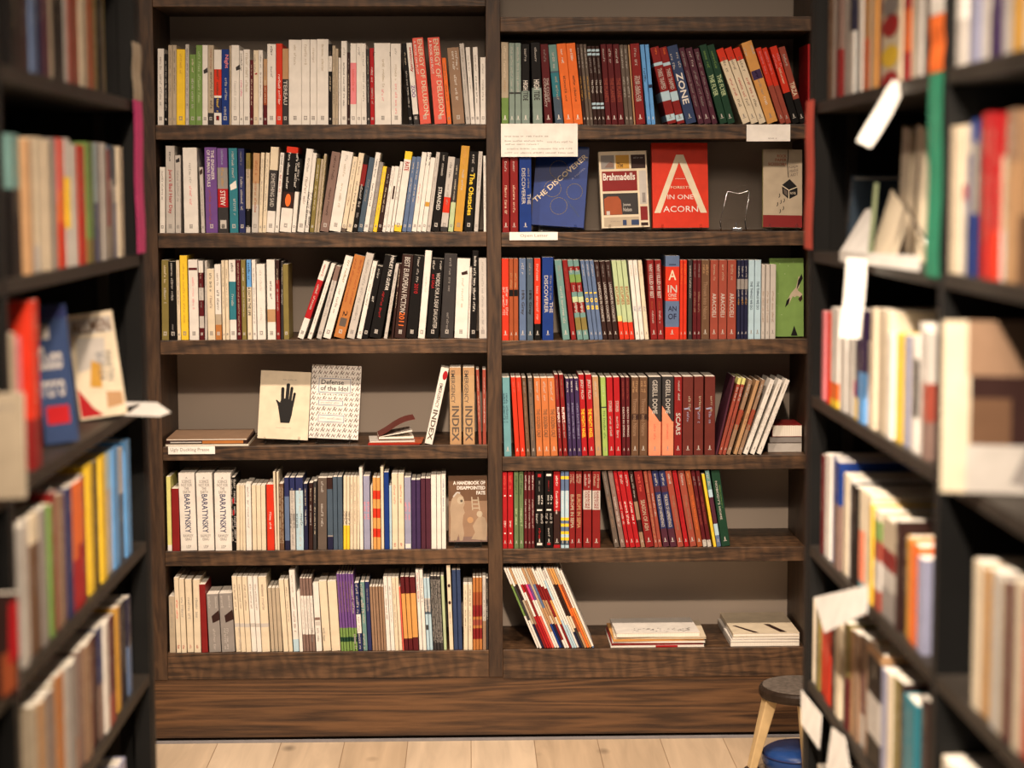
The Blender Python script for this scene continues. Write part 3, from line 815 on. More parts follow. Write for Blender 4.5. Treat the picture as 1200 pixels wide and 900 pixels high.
row('R1', 770, 0, RA, '''
70 130 310 -115 dr.04pb.12dr.3pb.42dr.76pb.8dr |.02-.1 og .5 .1 ~|.28-.55 lg .5 0 THREE TRAPPED
134 186 310 -125 dr.04pb.12dr.3pb.42dr.76pb.8dr |.02-.1 og .5 .1 ~|.28-.55 lg .5 0 THREE TRAPPED
192 263 300 -132 nb |.1-.3 lg .5 0 ~~|.35-.75 wh .62 0 ZONE
273 311 315 -132 pl |.05-.25 gy .5 0 ~|.3-.78 gy .4 0 ~
315 362 315 -130 pl |.05-.25 lg .5 0 ~|.3-.78 gy .4 0 ~
366 402 320 -126 pl |.05-.25 gy .5 0 ~|.3-.78 gy .4 0 ~
416 466 295 -140 dn |.08-.3 gn .5 0 ~|.38-.65 mn .6 0 THE FLYER
469 518 295 -140 dn |.08-.3 gn .5 0 ~|.38-.65 mn .6 0 THE FLYER
564 617 322 -182 cr.84sc |.12-.32 um .45 0 ~|.4-.66 rd .45 0 ~|.68-.78 dk .5 0 ~
620 671 315 -180 cr.84sc |.12-.32 um .45 0 ~|.4-.66 rd .45 0 ~|.68-.78 dk .5 0 ~
674 724 315 -178 cr.84sc |.12-.32 um .45 0 ~|.4-.66 rd .45 0 ~|.68-.78 dk .5 0 ~
728 803 275 -178 ca |.06-.17 lg .6 0 ~~|.35-.46 vi .9 0 []|.36-.45 wh .6 0 ~|.47-.66 gy .5 0 ~|.68-.78 wh .6 0 ~
813 851 315 -165 rb.5sc |.05-.35 pk .4 0 ~
854 890 315 -164 rb.5sc |.05-.35 pk .4 0 ~
894 944 305 -152 bk.4sc |.1-.28 pk .5 0 ~~|.28-.52 cr .5 0 ~
946 990 308 -145 bk.32rb |.1-.25 lg .4 0 ~|.46-.64 cr .7 0 TIRZA
996 1013 290 0 rd |-
''', '!')
RB = SHR[2]
row('R2', 570, 140, RB, '''
106 152 160 0 dr |.2-.32 lg .5 0 ~|.47-.8 cr .5 0 ~
157 210 160 -8 dr |.2-.32 lg .5 0 ~|.47-.8 cr .5 0 ~
218 298 165 -4 bl |.27-.68 lg .3 -.15 DISCOVERER|.56-.68 lg .28 .3 THE|.27-.52 gy .18 .27 ~
''', '!')
RC = SHR[3]
row('R3', 570, 280, RC, '''
103 149 130 0 sc |.35-.7 lg .4 0 ~~
151 179 130 0 rs |.18-.36 tn .5 0 ~|.38-.46 bk .9 0 []
181 211 130 0 rs |.18-.36 tn .5 0 ~|.38-.46 bk .9 0 []
218 263 130 0 bs |.06-.2 lg .4 0 ~|.39-.69 dg .55 0 18% Gray
269 309 130 0 sl |.06-.2 gy .4 0 ~|.39-.69 bk .55 0 18% Gray
317 359 130 0 bk.2sc |.07-.3 lg .4 0 ~|.34-.76 lg .5 0 ~
369 443 122 -4 bl |.22-.67 lg .34 -.15 DISCOVERER|.54-.67 lg .3 .3 THE|.22-.52 gy .2 .28 ~
505 551 140 -56 st |.07-.25 gy .4 0 ~|.33-.8 lg .5 0 ~
561 594 140 -60 dr |.1-.4 rb .4 0 ~
601 637 140 -68 st.12ol.28st.34dr.47mn.54st.6dr.72gn.82st.87dr.92st |.1-.16 lg .5 0 ~|.32-.4 lg .6 0 ~|.52-.66 lg .6 0 Lodgings
640 676 140 -68 st.12ol.28st.34dr.47mn.54st.6dr.72gn.82st.87dr.92st |.1-.16 lg .5 0 ~|.32-.4 lg .6 0 ~|.52-.66 lg .6 0 Lodgings
684 712 143 -66 bs |.05-.2 lg .4 0 ~|.4-.62 yl .7 0 1 0 8
714 739 143 -64 bs |.05-.2 lg .4 0 ~|.4-.62 yl .7 0 1 0 8
741 768 143 -62 bs |.05-.2 lg .4 0 ~|.4-.62 yl .7 0 1 0 8
771 801 148 -60 dk |.05-.2 gy .4 0 ~|.27-.77 lg .5 0 LANDSCAPE IN CONCRETE
805 838 148 -58 dk |.05-.2 gy .4 0 ~|.27-.77 lg .5 0 LANDSCAPE IN CONCRETE
841 874 148 -58 dk |.05-.2 gy .4 0 ~|.27-.77 lg .5 0 LANDSCAPE IN CONCRETE
881 911 143 -56 sc.23ly.3mn |.33-.56 rs .6 0 ECLIPSES
913 944 143 -56 sc.22mn |.33-.56 rs .6 0 ECLIPSES
946 977 143 -56 sc.22mn |.33-.56 rs .6 0 ECLIPSES
985 1013 143 -50 wh |.06-.2 bg .4 0 ~|.58-.65 bs .7 0 ~
1016 1044 143 -50 wh |.06-.2 bg .4 0 ~|.58-.65 bs .7 0 ~
1047 1074 143 -48 cr |.06-.2 bg .4 0 ~|.58-.65 bs .7 0 ~
1085 1128 140 -26 dr |.05-.48 lg .55 0 WHY I KILLED MY BEST|.52-.62 rs .4 0 ~|.64-.8 lg .35 0 ~
1131 1172 140 -20 dr |.05-.48 lg .55 0 WHY I KILLED MY BEST|.52-.62 rs .4 0 ~|.64-.8 lg .35 0 ~
''', '!')
row('R3', 770, 280, RC, '''
54 147 112 0 sc.15bs.46sc.87bs |.17-.29 cr .55 0 ^A|.35-.44 lg .66 0 ^IN|.45-.49 lg .6 0 ^ONE|.5-.52 cr .6 0 ^ACORN|.6-.66 nv .6 0 ^AN|.69-.76 nv .6 0 ^OF|.1-.11 nv .5 0 []
150 171 140 0 sc |.05-.3 og .5 0 ~
173 197 140 0 sc |.05-.3 og .5 0 ~
207 232 140 0 dg |.07-.5 lg .5 0 ~
236 262 140 0 mr |.05-.22 gy .4 0 ~|.4-.66 bn .5 0 ~
264 290 140 0 mr |.05-.22 gy .4 0 ~|.4-.66 bn .5 0 ~
293 346 140 0 br |.06-.2 tn .35 0 ~~|.27-.75 bn .5 0 Thrown into Nature
351 403 140 0 rb |.06-.26 bg .3 0 ~|.42-.72 lg .5 0 ARACOELI
406 460 140 0 rb |.06-.26 bg .3 0 ~|.42-.72 lg .5 0 ARACOELI
464 522 140 0 rb |.06-.26 bg .3 0 ~|.42-.72 lg .5 0 ARACOELI
527 549 140 0 nv.63gy.76nv |.08-.22 lg .5 0 ~|.38-.5 lg .5 0 ~|.5-.57 mu .6 0 ~
551 574 140 0 nv.63gy.76nv |.08-.22 lg .5 0 ~|.38-.5 lg .5 0 ~|.5-.57 mu .6 0 ~
576 599 140 0 nv.63gy.76nv |.08-.22 lg .5 0 ~|.38-.5 lg .5 0 ~|.5-.57 mu .6 0 ~
602 640 140 0 pb |.27-.63 nv .4 0 THE THINGS WE DO
643 684 140 0 pb |.27-.63 nv .4 0 THE THINGS WE DO
688 712 170 0 lg |.36-.78 bn .5 0 ~
715 742 170 0 lg |.36-.78 bn .5 0 ~
745 783 170 0 lg |.36-.78 bn .4 0 ~
''', '!')
RD = SHR[4]
row('R4', 570, 410, RD, '''
118 167 185 -14 tq |.2-.58 nv .32 -.12 ~~
191 222 183 -30 sc |.06-.2 co .5 0 ~
225 258 183 -30 sc |.06-.2 co .5 0 ~
264 290 185 -30 br |.05-.2 gy .5 0 ~|.25-.8 bn .5 0 ~
297 327 185 -24 um |.05-.2 gy .5 0 ~|.25-.8 bn .5 0 ~
331 373 187 -18 bo |.05-.3 lg .4 0 ~|.4-.76 br .6 0 THE GOLDEN CALF
376 422 187 -18 bo |.05-.3 lg .4 0 ~|.4-.76 br .6 0 THE GOLDEN CALF
426 472 187 -20 bo |.05-.3 lg .4 0 ~|.4-.76 br .6 0 THE GOLDEN CALF
479 503 165 -34 dr |.06-.3 bn .4 0 ~|.4-.6 wh .6 0 RUPERT:|.61-.78 lg .4 0 ~
509 537 165 -30 dr |.06-.3 bn .4 0 ~|.4-.6 wh .6 0 RUPERT:|.61-.78 lg .4 0 ~
543 567 190 -22 vi |.04-.18 wh .5 0 ~|.32-.78 lv .5 0 ~
571 596 190 -22 vi |.04-.18 wh .5 0 ~|.32-.78 lv .5 0 ~
601 629 190 -22 vi |.04-.18 wh .5 0 ~|.32-.78 lv .5 0 ~
632 668 165 -24 rd |.06-.3 lg .6 0 JERZY PILCH|.42-.78 yl .6 0 THE MIGHTY ANGEL
676 716 165 -23 rd |.06-.3 lg .6 0 JERZY PILCH|.42-.78 yl .6 0 THE MIGHTY ANGEL
721 760 180 -22 tn |.06-.26 lg .4 0 ~|.34-.78 tn .4 0 ~
770 803 183 -18 lm.61nv.625lm |.1-.25 mn .5 0 ~|.43-.78 dn .5 0 ~
807 847 183 -15 rd |.3-.44 lg .5 0 STORIES|.5-.78 lg .5 0 ~
851 891 183 -13 rd |.3-.44 lg .5 0 STORIES|.5-.78 lg .5 0 ~
897 922 183 -8 mr |.05-.28 rb .5 0 ~|.38-.76 lg .5 0 DEATH IN SPRING
925 950 183 -6 mr |.05-.28 rb .5 0 ~|.38-.76 lg .5 0 DEATH IN SPRING
956 1005 183 -4 br |.05-.2 tn .35 0 ~~|.27-.75 bn .5 0 Thrown into Nature|.47-.54 dk .9 0 []
1010 1062 183 -3 br |.05-.2 tn .35 0 ~~|.27-.75 bn .5 0 Thrown into Nature|.47-.54 dk .9 0 []
1069 1152 180 0 dg.001pc.43dg |.37-.6 pc 1 0 tri|.04-.47 lg .4 0 GESELL DOME|.6-.8 co .3 0 ~
''', '!')
row('R4', 770, 410, RD, '''
33 110 178 0 dg.001pc.43dg |.37-.6 pc 1 0 tri|.04-.47 lg .4 0 GESELL DOME|.6-.8 co .3 0 ~
114 165 180 0 dr |.05-.33 lg .3 .1 ~|.46-.74 lg .6 0 SCARS
169 238 178 0 wn |.25-.45 bg .3 .15 ~|.45-.6 lv .4 0 ~|.39-.42 lv .6 -.1 /\\
244 306 178 0 wn |.25-.45 bg .3 .15 ~|.45-.6 lv .4 0 ~|.39-.42 lv .6 -.1 /\\
315 384 178 0 wn |.25-.45 bg .3 .15 ~|.45-.6 lv .4 0 ~|.39-.42 lv .6 -.1 /\\
388 402 180 120 pl N |-
407 429 190 134 rb.92ly |.12-.3 lg .6 0 ~|.5-.75 um .5 0 ~
432 454 190 136 rb.92ly |.12-.3 lg .6 0 ~|.5-.75 um .5 0 ~
458 485 200 150 bn.4rb.6bn |.06-.25 lg .5 0 ~|.42-.68 rs .7 0 ~~
506 530 205 152 tn |.45-.6 rb .7 0 ~
534 558 200 160 bn.4rb.6bn |.06-.25 lg .5 0 ~|.42-.68 rs .7 0 ~~
568 600 200 182 wh |.06-.2 bg .4 0 ~|.38-.75 lg .5 0 ~~
615 645 200 190 wh |.06-.2 bg .4 0 ~|.38-.75 lg .5 0 ~~
659 690 200 192 wh |.06-.2 bg .4 0 ~|.38-.75 lg .5 0 ~~
''', '!')
RE_ = SHR[5]
row('R5', 570, 530, RE_, '''
108 139 122 -2 rd |.05-.23 co .5 0 ~|.3-.32 wh .4 0 ()|.64-.73 wh .5 0 ~|.79-.81 wh .4 0 ()
142 178 122 -2 rd |.05-.23 co .5 0 ~|.3-.32 wh .4 0 ()|.64-.73 wh .5 0 ~|.79-.81 wh .4 0 ()
184 213 125 -2 ms |.05-.3 dn .6 0 ~|.48-.72 mn .6 0 ~
217 246 125 -2 ms |.05-.3 dn .6 0 ~|.48-.72 mn .6 0 ~
250 272 125 -2 mr |.05-.24 wh .5 0 ~|.36-.74 lg .5 0 ~
274 295 125 -2 mr |.05-.24 wh .5 0 ~|.36-.74 lg .5 0 ~
297 318 125 -2 mr |.05-.24 wh .5 0 ~|.36-.74 lg .5 0 ~
322 380 125 -2 bk |.03-.07 rd .4 0 []|.12-.26 gy .2 0 ~|.31-.43 wh .3 .15 ~~|.49-.51 wh .6 0 []|.55-.68 lg .5 0 ~~|.74-.88 rd .3 0 ~|.93-.96 wh .6 0 []
386 440 125 -2 bk |.03-.06 wh .6 0 []|.12-.26 rd .2 0 ~|.31-.43 wh .3 .15 ~~|.49-.51 wh .6 0 []|.55-.68 lg .5 0 ~~|.74-.88 lg .3 0 ~|.93-.96 rd .4 0 []
444 488 120 -3 rd.04dk.48rd |.06-.2 wh .4 0 ~|.26-.56 wh .6 0 ~
492 516 120 0 pb.04sl.1yl.14pb.18yl.22bs.28yl.32bs.36yl.4pb.75bs.9yl.94bs |.25-.5 wh .5 0 ~
519 545 120 0 pb.04sl.1yl.14pb.18yl.22bs.28yl.32bs.36yl.4pb.75bs.9yl.94bs |.25-.5 wh .5 0 ~
548 585 122 0 dr |.04-.16 bg .4 0 ~~|.3-.74 bg .6 0 EUROPE IN SEPIA
590 631 122 0 dr |.04-.16 bg .4 0 ~~|.3-.74 tn .6 0 EUROPE IN SEPIA
639 695 122 0 dr.5lg.75dr |.04-.22 lg .4 0 ~~|.26-.49 dr .6 0 KARAOKE/CULTURE
699 752 122 0 dr.5lg.75dr |.04-.22 bg .4 0 ~~|.26-.49 dr .6 0 KARAOKE/CULTURE
845 878 125 -86 um |.05-.3 gy .4 0 ~|.34-.74 bn .5 0 ~
886 918 125 -86 tp |.05-.3 gy .4 0 ~|.34-.74 lg .5 0 ~
922 946 122 -86 rd |.1-.3 co .5 0 ~|.4-.7 lg .6 0 ~
948 983 122 -85 rd |.05-.2 lg .6 0 ~|.4-.7 wh .7 0 ~
985 1017 122 -84 rd |.05-.2 lg .6 0 ~|.4-.7 wh .7 0 ~
1021 1047 125 -82 bn.2dk.36bn.6dk |.05-.35 lg .5 0 ~
1051 1106 122 -80 dr |.05-.27 co .4 0 ~|.38-.78 bg .5 0 SEASON OF ASH
1110 1134 125 -76 rb |.05-.9 tn .5 0 ~
1136 1160 125 -74 rb |.3-.6 lg .5 0 ~
1167 1209 122 -78 pl.24id.72pl.8id |.04-.2 lg .6 0 ~|.31-.74 lg .5 0 THE BOOK OF HAPPENSTANCE
''', '!')
row('R5', 770, 530, RE_, '''
89 133 122 -80 pl.24id.72pl.8id |.04-.2 lg .6 0 ~|.31-.74 lg .5 0 THE BOOK OF HAPPENSTANCE
137 178 120 -84 rb |.04-.2 lg .4 0 ~|.32-.78 bn .4 0 TO HELL WITH CRONJE
184 214 120 -84 rd |.05-.7 dr .5 0 ~
220 264 120 -84 rb |.04-.2 lg .4 0 ~|.32-.78 bn .4 0 TO HELL WITH CRONJE
268 303 120 -84 rs |.04-.2 tn .4 0 ~|.32-.78 og .4 0 TO HELL WITH CRONJE
306 332 120 -82 lg.09mr |.08-.2 gy .5 0 ~|.34-.72 rb .5 0 ~
335 361 120 -80 lg.09mr |.08-.2 gy .5 0 ~|.34-.72 rb .5 0 ~
374 393 145 -80 ca.001yl |.3-.8 mu .5 0 ~
396 424 118 -80 bs.15pb.3pl.65pb.75st |.03-.2 lg .7 0 ~
428 486 118 -72 dn |.14-.65 lg .26 -.1 NOBODY'S HOME|.2-.5 gn .16 .25 ~
''', '!')
WHERE = {'L1': 'left bay top shelf', 'L2': 'left bay second shelf', 'L3': 'left bay third shelf', 'L4': 'left bay fourth shelf', 'L5': 'left bay fifth shelf', 'L6': 'left bay bottom shelf',
         'R1': 'right bay top shelf', 'R2': 'right bay second shelf', 'R3': 'right bay third shelf', 'R4': 'right bay fourth shelf', 'R5': 'right bay fifth shelf'}
build_rows(list(WHERE))
for k_, items in ROWS.items(): label_row(items, WHERE[k_], 'upright books on the '+WHERE[k_])

# ---------------------------------------------------------------- books shown face out, cards and stands
def faceout(name, cx, pyb, wpx, hpx, Yb, zs, th, cover, lean=10, roll=0, yaw=0, lift=.004, hard=False):
    """a book standing with its front cover to the room; returns root and a drawing function set"""
    p0 = pt(cx, pyb, Yb); wid = wpx*Yb/F; h = hpx*Yb/F/math.cos(math.radians(lean))
    lift = lift + th*math.sin(math.radians(lean)) + (.0026 if lift == .004 else 0)
    mb = MB(); ct = .0022 if hard else .0008
    mb.box((-wid/2, 0, 0), (wid/2, ct, h)); mb.box((-wid/2, th-ct, 0), (wid/2, th, h)); mb.box((-wid/2, ct*.9, 0), (-wid/2+ct, th-ct*.9, h))
    me = pymesh('cover', mb.v, mb.f); me.materials.append(cm(cover, .35))
    root = bpy.data.objects.new(name, me); COL.objects.link(root)
    pg = MB(); i = .0025 if hard else .0006
    pg.box((-wid/2+ct+.0002, ct+.0002, i), (wid/2-i, th-ct-.0002, h-i)); pg.build('pages', pages_mat(), root)
    root.location = (p0.x, Yb, zs+lift+ (wid/2*math.sin(math.radians(abs(roll))) if roll else 0)); root.rotation_euler = (-math.radians(lean), math.radians(roll), math.radians(yaw))
    ink = Ink(); st = {'y': -.0003}
    def P(u, v): return ((u-.5)*wid, st['y'], v*h)
    def poly(pts, c, adv=True):
        if adv: st['y'] -= .00006
        else: st['y'] -= .00003
        ink.geo((pts, [list(range(len(pts)))]), P, c)
        if not adv: st['y'] += .00003
    def rect(a, b, c_, d, c): poly([(a,b),(c_,b),(c_,d),(a,d)], c)
    def text(a, b, c_, d, c, s, bold=.012, skew=0):
        st['y'] -= .00005; g = text_geo(s.replace('/', '\n'), bold); ink.geo(g[:2], lambda u, v: P(a+(c_-a)*u, b+(d-b)*v+skew*u), c)
    def rtext(u0, v0, ang, ln, ht, c, s, bold=.012):
        st['y'] -= .00005; g = text_geo(s, bold); ca, sa = math.cos(math.radians(ang)), math.sin(math.radians(ang))
        def fn(u, v):
            X = u*ln*wid; Z = v*ht*wid; return ((u0-.5)*wid+X*ca-Z*sa, st['y'], v0*h+X*sa+Z*ca)
        ink.geo(g[:2], fn, c)
    def marks(a, b, c_, d, c, n=16, seed=1):
        st['y'] -= .00005; ink.geo(marks_geo(n, seed), lambda u, v: P(a+(c_-a)*u, b+(d-b)*v), c)
    def line(pts, w_, c):
        for (a, b), (c2, d2) in zip(pts, pts[1:]):
            dx, dy = (c2-a)*wid, (d2-b)*h; L_ = math.hypot(dx, dy) or 1; nx, ny = -dy/L_*w_/2, dx/L_*w_/2
            poly([(a+nx, b+ny*wid/h), (a-nx, b-ny*wid/h), (c2-nx, d2-ny*wid/h), (c2+nx, d2+ny*wid/h)] if False else
                 [(a+nx/wid, b+ny/h), (c2+nx/wid, d2+ny/h), (c2-nx/wid, d2-ny/h), (a-nx/wid, b-ny/h)], c, False)
    def disc(u, v, r, c, n=20, sy=1):
        poly([(u+r*math.cos(i*2*math.pi/n), v+r*sy*wid/h*math.sin(i*2*math.pi/n)) for i in range(n)], c, False)
    class A: pass
    A.poly, A.rect, A.text, A.rtext, A.marks, A.line, A.disc, A.ink, A.root, A.w, A.h, A.th, A.lean = poly, rect, text, rtext, marks, line, disc, ink, root, wid, h, th, lean
    return A
def stand(A, Yb, zs, label, where):
    """clear acrylic book stand: foot plate, two front lips, sloping back"""
    w_ = A.w*.34; x = A.root.location.x; s = empty('book_stand', (x, Yb, zs))
    tag(s, label, 'book stand', 'clear acrylic book stands')
    mb = MB(); mb.box((-w_, -.014, .0004), (w_, .095, .0026)); mb.build('foot_plate', CLEAR, s)
    for q in (-1, 1):
        mb = MB(); mb.box((q*w_-.003, -.014, .0028), (q*w_+.003, -.011, .02)); mb.build('front_lip', CLEAR, s)
    M = Matrix.Translation((0, A.th+.009, .0027)) @ Matrix.Rotation(-math.radians(A.lean+1), 4, 'X')
    mb = MB(); mb.box((-w_, 0, 0), (w_, .002, .085), 0, M); mb.build('back_rest', CLEAR, s)

z4 = SHL[4]
A = faceout('display_book', 331, 516, 59, 79, D+.05, z4, .010, 'cr', 11, 3)
A.marks(.45, .87, .72, .885, 'gy', 14, 3); A.marks(.36, .16, .66, .175, 'gy', 14, 4)
A.poly([(.44,.24),(.62,.24),(.66,.36),(.68,.50),(.64,.58),(.50,.60),(.42,.56),(.38,.46),(.41,.36)], 'bk')
A.poly([(.42,.38),(.44,.52),(.345,.575),(.325,.57),(.36,.52)], 'bk')
for (a, b, c_, d, w_) in ((.46,.55,.455,.74,.052),(.545,.56,.56,.80,.056),(.61,.56,.635,.755,.046),(.655,.48,.695,.675,.04)):
    A.line([(a,b),(c_,d)], w_*A.w*1.25, 'bk'); A.disc(c_, d, w_*.62, 'bk')
A.ink.build('cover_print', A.root); tag(A.root, 'cream book facing outward with a black open hand printed on its cover', 'book', 'books displayed face out')
stand(A, D+.05, z4, 'clear book stand holding the cream book with the black hand', 0)
A = faceout('display_book', 390.5, 516, 58, 85.5, D+.05, z4, .012, 'wh', 11, 3)
rr = random.Random(3)
for i in range(9):
    for j in range(14):
        u, v = .055+i*.111, .04+j*.071
        A.line([(u-.045, v-.022), (u-.012, v+.020), (u+.006, v-.016), (u+.045, v+.024)], .0017, 'um' if (i+j) % 2 else 'tp'); A.line([(u-.02, v+.03), (u+.03, v-.028)], .001, 'gy')
        if (i+j) % 2: A.disc(u, v+.03, .014, 'tp', 8)
for (a, b, c_, d) in ((.15,.62,.80,.82),(.16,.45,.66,.52),(.17,.22,.70,.32)):
    A.rect(a-.02, b-.012, c_+.02, d+.012, 'wh'); A.rect(a, b, c_, d, 'bs'); A.rect(a+.012, b+.008, c_-.012, d-.008, 'wh')
A.text(.2, .735, .66, .80, 'dg', 'Defense'); A.text(.19, .65, .75, .715, 'dg', 'of the Idol')
A.marks(.21, .475, .61, .50, 'gy', 20, 8); A.marks(.21, .26, .65, .285, 'gy', 22, 9)
A.ink.build('cover_print', A.root); tag(A.root, 'white patterned book facing outward, titled Defense of the Idol', 'book', 'books displayed face out')
stand(A, D+.05, z4, 'clear book stand holding the white patterned book', 0)
z5 = SHL[5]
A = faceout('display_book', 548.6, 635, 46, 78, D+.035, z5, .012, 'br', 6, 0, lift=.012)
A.rect(0, 0, 1, 1, 'bn'); A.rect(0, 0, 1, .08, 'tp'); A.rect(0, .62, 1, 1, 'br')
A.poly([(.04,.02),(.06,.35),(.03,.5),(.08,.64),(.16,.72),(.28,.74),(.38,.68),(.42,.58),(.38,.52),(.42,.44),(.38,.40),(.36,.28),(.40,.12),(.36,.02),(.28,.02),(.26,.12),(.2,.02)], 'fw')
A.disc(.31, .63, .09, 'bg', 18, 1.1); A.disc(.335, .62, .035, 'um', 10)
A.line([(.12,.68),(.22,.75),(.3,.74)], .004, 'lg')
A.poly([(.58,.04),(.68,.14),(.62,.24),(.72,.34),(.82,.40),(.94,.36),(1,.26),(.97,.02)], 'fw')
A.disc(.80, .42, .075, 'bg', 18, 1.1); A.disc(.56, .33, .08, 'tn', 16)
A.line([(.60,.68),(.62,.48)], .003, 'bg'); A.line([(.76,.68),(.8,.48)], .003, 'bg')
for v in (.63,.57,.51): A.line([(.605,v),(.775,v)], .003, 'bg')
A.marks(.68, .925, .95, .94, 'bg', 10, 2)
for s_, a, v in (('A HANDBOOK OF', .12, .865), ('DISAPPOINTED', .22, .79), ('FATE', .72, .715)): A.text(a, v, .95, v+.056, 'wh', s_, .035)
A.ink.build('cover_print', A.root); tag(A.root, 'brown picture book facing outward, A HANDBOOK OF DISAPPOINTED FATE on its cover', 'book', 'books displayed face out')
stand(A, D+.035, z5, 'clear book stand holding the brown picture book', 0)
z2 = SHR[2]
A = faceout('display_book', 653, 265.5, 61.5, 94, D+.045, z2, .028, 'bl', 9, 3.8, yaw=-6, hard=True)
A.rtext(.06, .27, 45, 1.32, .10, 'cr', 'THE DISCOVERER', .014)
for (u, v, r) in ((.45,.70,.17),(.78,.44,.15),(.36,.46,.16),(.50,.25,.16)):
    for k in range(18):
        a0 = k*math.pi/9; A.line([(u+r*math.cos(a0), v+r*A.w/A.h*math.sin(a0)), (u+r*math.cos(a0+.28), v+r*A.w/A.h*math.sin(a0+.28))], .0012, 'ol')
A.rtext(.62, .33, -50, .42, .035, 'sl', 'JAN KJAERSTAD', .0)
A.rtext(.72, .58, 45, .34, .03, 'lv', 'A NOVEL', .0)
A.ink.build('cover_print', A.root); tag(A.root, 'blue hardcover facing outward with THE DISCOVERER lettered diagonally', 'book', 'books displayed face out')
stand(A, D+.045, z2, 'clear book stand holding the blue hardcover with diagonal lettering', 0)
A = faceout('display_book', 733.5, 266.5, 56.5, 89, D+.045, z2, .018, 'cr', 9, -1.5, yaw=4)
for r_ in ((.04,.77,.32,.95,'gy'),(.35,.77,.63,.95,'mu'),(.67,.77,.97,.95,'dk'),(.05,.48,.78,.74,'dr'),(.05,.17,.78,.45,'dg'),(.82,.30,.97,.74,'lg'),(.82,.09,.97,.27,'dr'),(.05,.02,.78,.14,'bg'),(.82,.02,.97,.06,'dk')): A.rect(*r_)
A.text(.37, .79, .50, .85, 'dk', 'The'); A.text(.07, .62, .74, .715, 'wh', 'Brahmadells', .02)
A.poly([(.07,.17),(.07,.38),(.15,.41),(.36,.41),(.42,.36),(.44,.17)], 'rs'); A.poly([(.11,.17),(.11,.22),(.18,.22),(.18,.17)], 'lg')
A.poly([(.11,.79),(.18,.84),(.25,.87),(.3,.84),(.3,.79)], 'tp')
for u in (.44,.62,.70): A.rect(u, .03, u+.08, .10, 'nb')
A.text(.46, .27, .62, .32, 'lg', 'Joanes'); A.text(.46, .21, .64, .26, 'lg', 'Nielsen'); A.marks(.18, .08, .42, .09, 'gy', 18, 2); A.rect(.87,.32,.94,.45,'gy')
A.marks(.72, .90, .93, .92, 'gy', 12, 5)
A.ink.build('cover_print', A.root); tag(A.root, 'cream book facing outward with red and dark panels, titled The Brahmadells', 'book', 'books displayed face out')
stand(A, D+.045, z2, 'clear book stand holding the cream book with red panels', 0)
A = faceout('display_book', 798, 267.5, 66, 99, D+.045, z2, .022, 'sc', 9, 0, yaw=2)
A.poly([(.03,.175),(.14,.175),(.50,.80),(.50,.86),(.435,.86)], 'cr'); A.poly([(.97,.175),(.855,.175),(.47,.80),(.50,.86),(.565,.86)], 'cr')
A.rect(.41, .574, .59, .577, 'wh'); A.text(.33, .46, .68, .49, 'cr', 'FORESTS', 0); A.text(.27, .335, .73, .39, 'wh', 'IN ONE', .0); A.text(.19, .185, .81, .255, 'wh', 'ACORN', .0)
A.marks(.42,.585,.58,.60,'co',10,4)
A.ink.build('cover_print', A.root); tag(A.root, 'scarlet book facing outward with a huge cream letter A on its cover', 'book', 'books displayed face out')
stand(A, D+.045, z2, 'clear book stand holding the scarlet book', 0)
A = faceout('display_book', 917, 267, 46, 91, D+.045, z2, .015, 'ly', 9, 1)
A.rect(0, 0, 1, 1, 'bg'); A.rect(0, 0, 1, .155, 'dr')
for s_, a, v in (('ROCK', .36, .895), ('PAPER', .31, .845), ('SCISSORS', .13, .79)): A.text(a, v, .60, v+.038, 'rs', s_)
for s_, a, v in (('NAJA', .66, .745), ('MARIE', .68, .70), ('AIDT', .70, .65)): A.text(a, v, .90, v+.036, 'um', s_, 0, .02)
A.line([(.64,1),(.64,.9),(.62,.8),(.65,.64)], .002, 'bk')
A.poly([(.48,.54),(.68,.62),(.88,.52),(.88,.42),(.66,.36),(.5,.43)], 'bk'); A.line([(.48,.535),(.66,.475),(.88,.52)], .0022, 'cr'); A.line([(.66,.475),(.66,.36)], .0022, 'cr')
A.poly([(.52,.50),(.62,.465),(.62,.40),(.54,.43)], 'um'); A.text(.70,.425,.84,.455,'cr','ROCK', .0)
for (u, v) in ((.40,.38),(.44,.30),(.52,.32),(.35,.27),(.42,.18),(.5,.22)): A.line([(u,v),(u+.03,v+.02),(u+.02,v+.05)], .0018, 'bk')
A.ink.build('cover_print', A.root); tag(A.root, 'beige and red book facing outward with a black box hanging on a string', 'book', 'books displayed face out')
stand(A, D+.045, z2, 'clear book stand holding the beige and red book', 0)
z3 = SHR[3]
A = faceout('display_book', 922, 396, 40, 92, D+.03, z3, .016, 'gn', 5, 0, lift=.003)
A.line([(.52,.42),(.66,.54),(.82,.62),(.90,.76)], .008, 'bg'); A.poly([(.45,.37),(.5,.46),(.6,.5),(.56,.42)], 'bk'); A.poly([(.80,.60),(.84,.72),(.95,.80),(.98,.74)], 'bk')
A.poly([(.66,.52),(.8,.60),(.97,.54),(.93,.50),(.8,.52),(.74,.5)], 'bg'); A.poly([(.62,.01),(.72,.14),(.82,.01)], 'bk'); A.poly([(.84,.48),(.95,.53),(.97,.48),(.9,.44)], 'dk')
for (u, v) in ((.3,.93),(.45,.8),(.18,.7),(.25,.55),(.55,.9),(.2,.4),(.35,.28),(.7,.95)): A.disc(u, v, .012, 'mn', 6)
A.ink.build('cover_print', A.root); tag(A.root, 'green book facing outward with a flying white bird on its cover', 'book', 'books displayed face out')

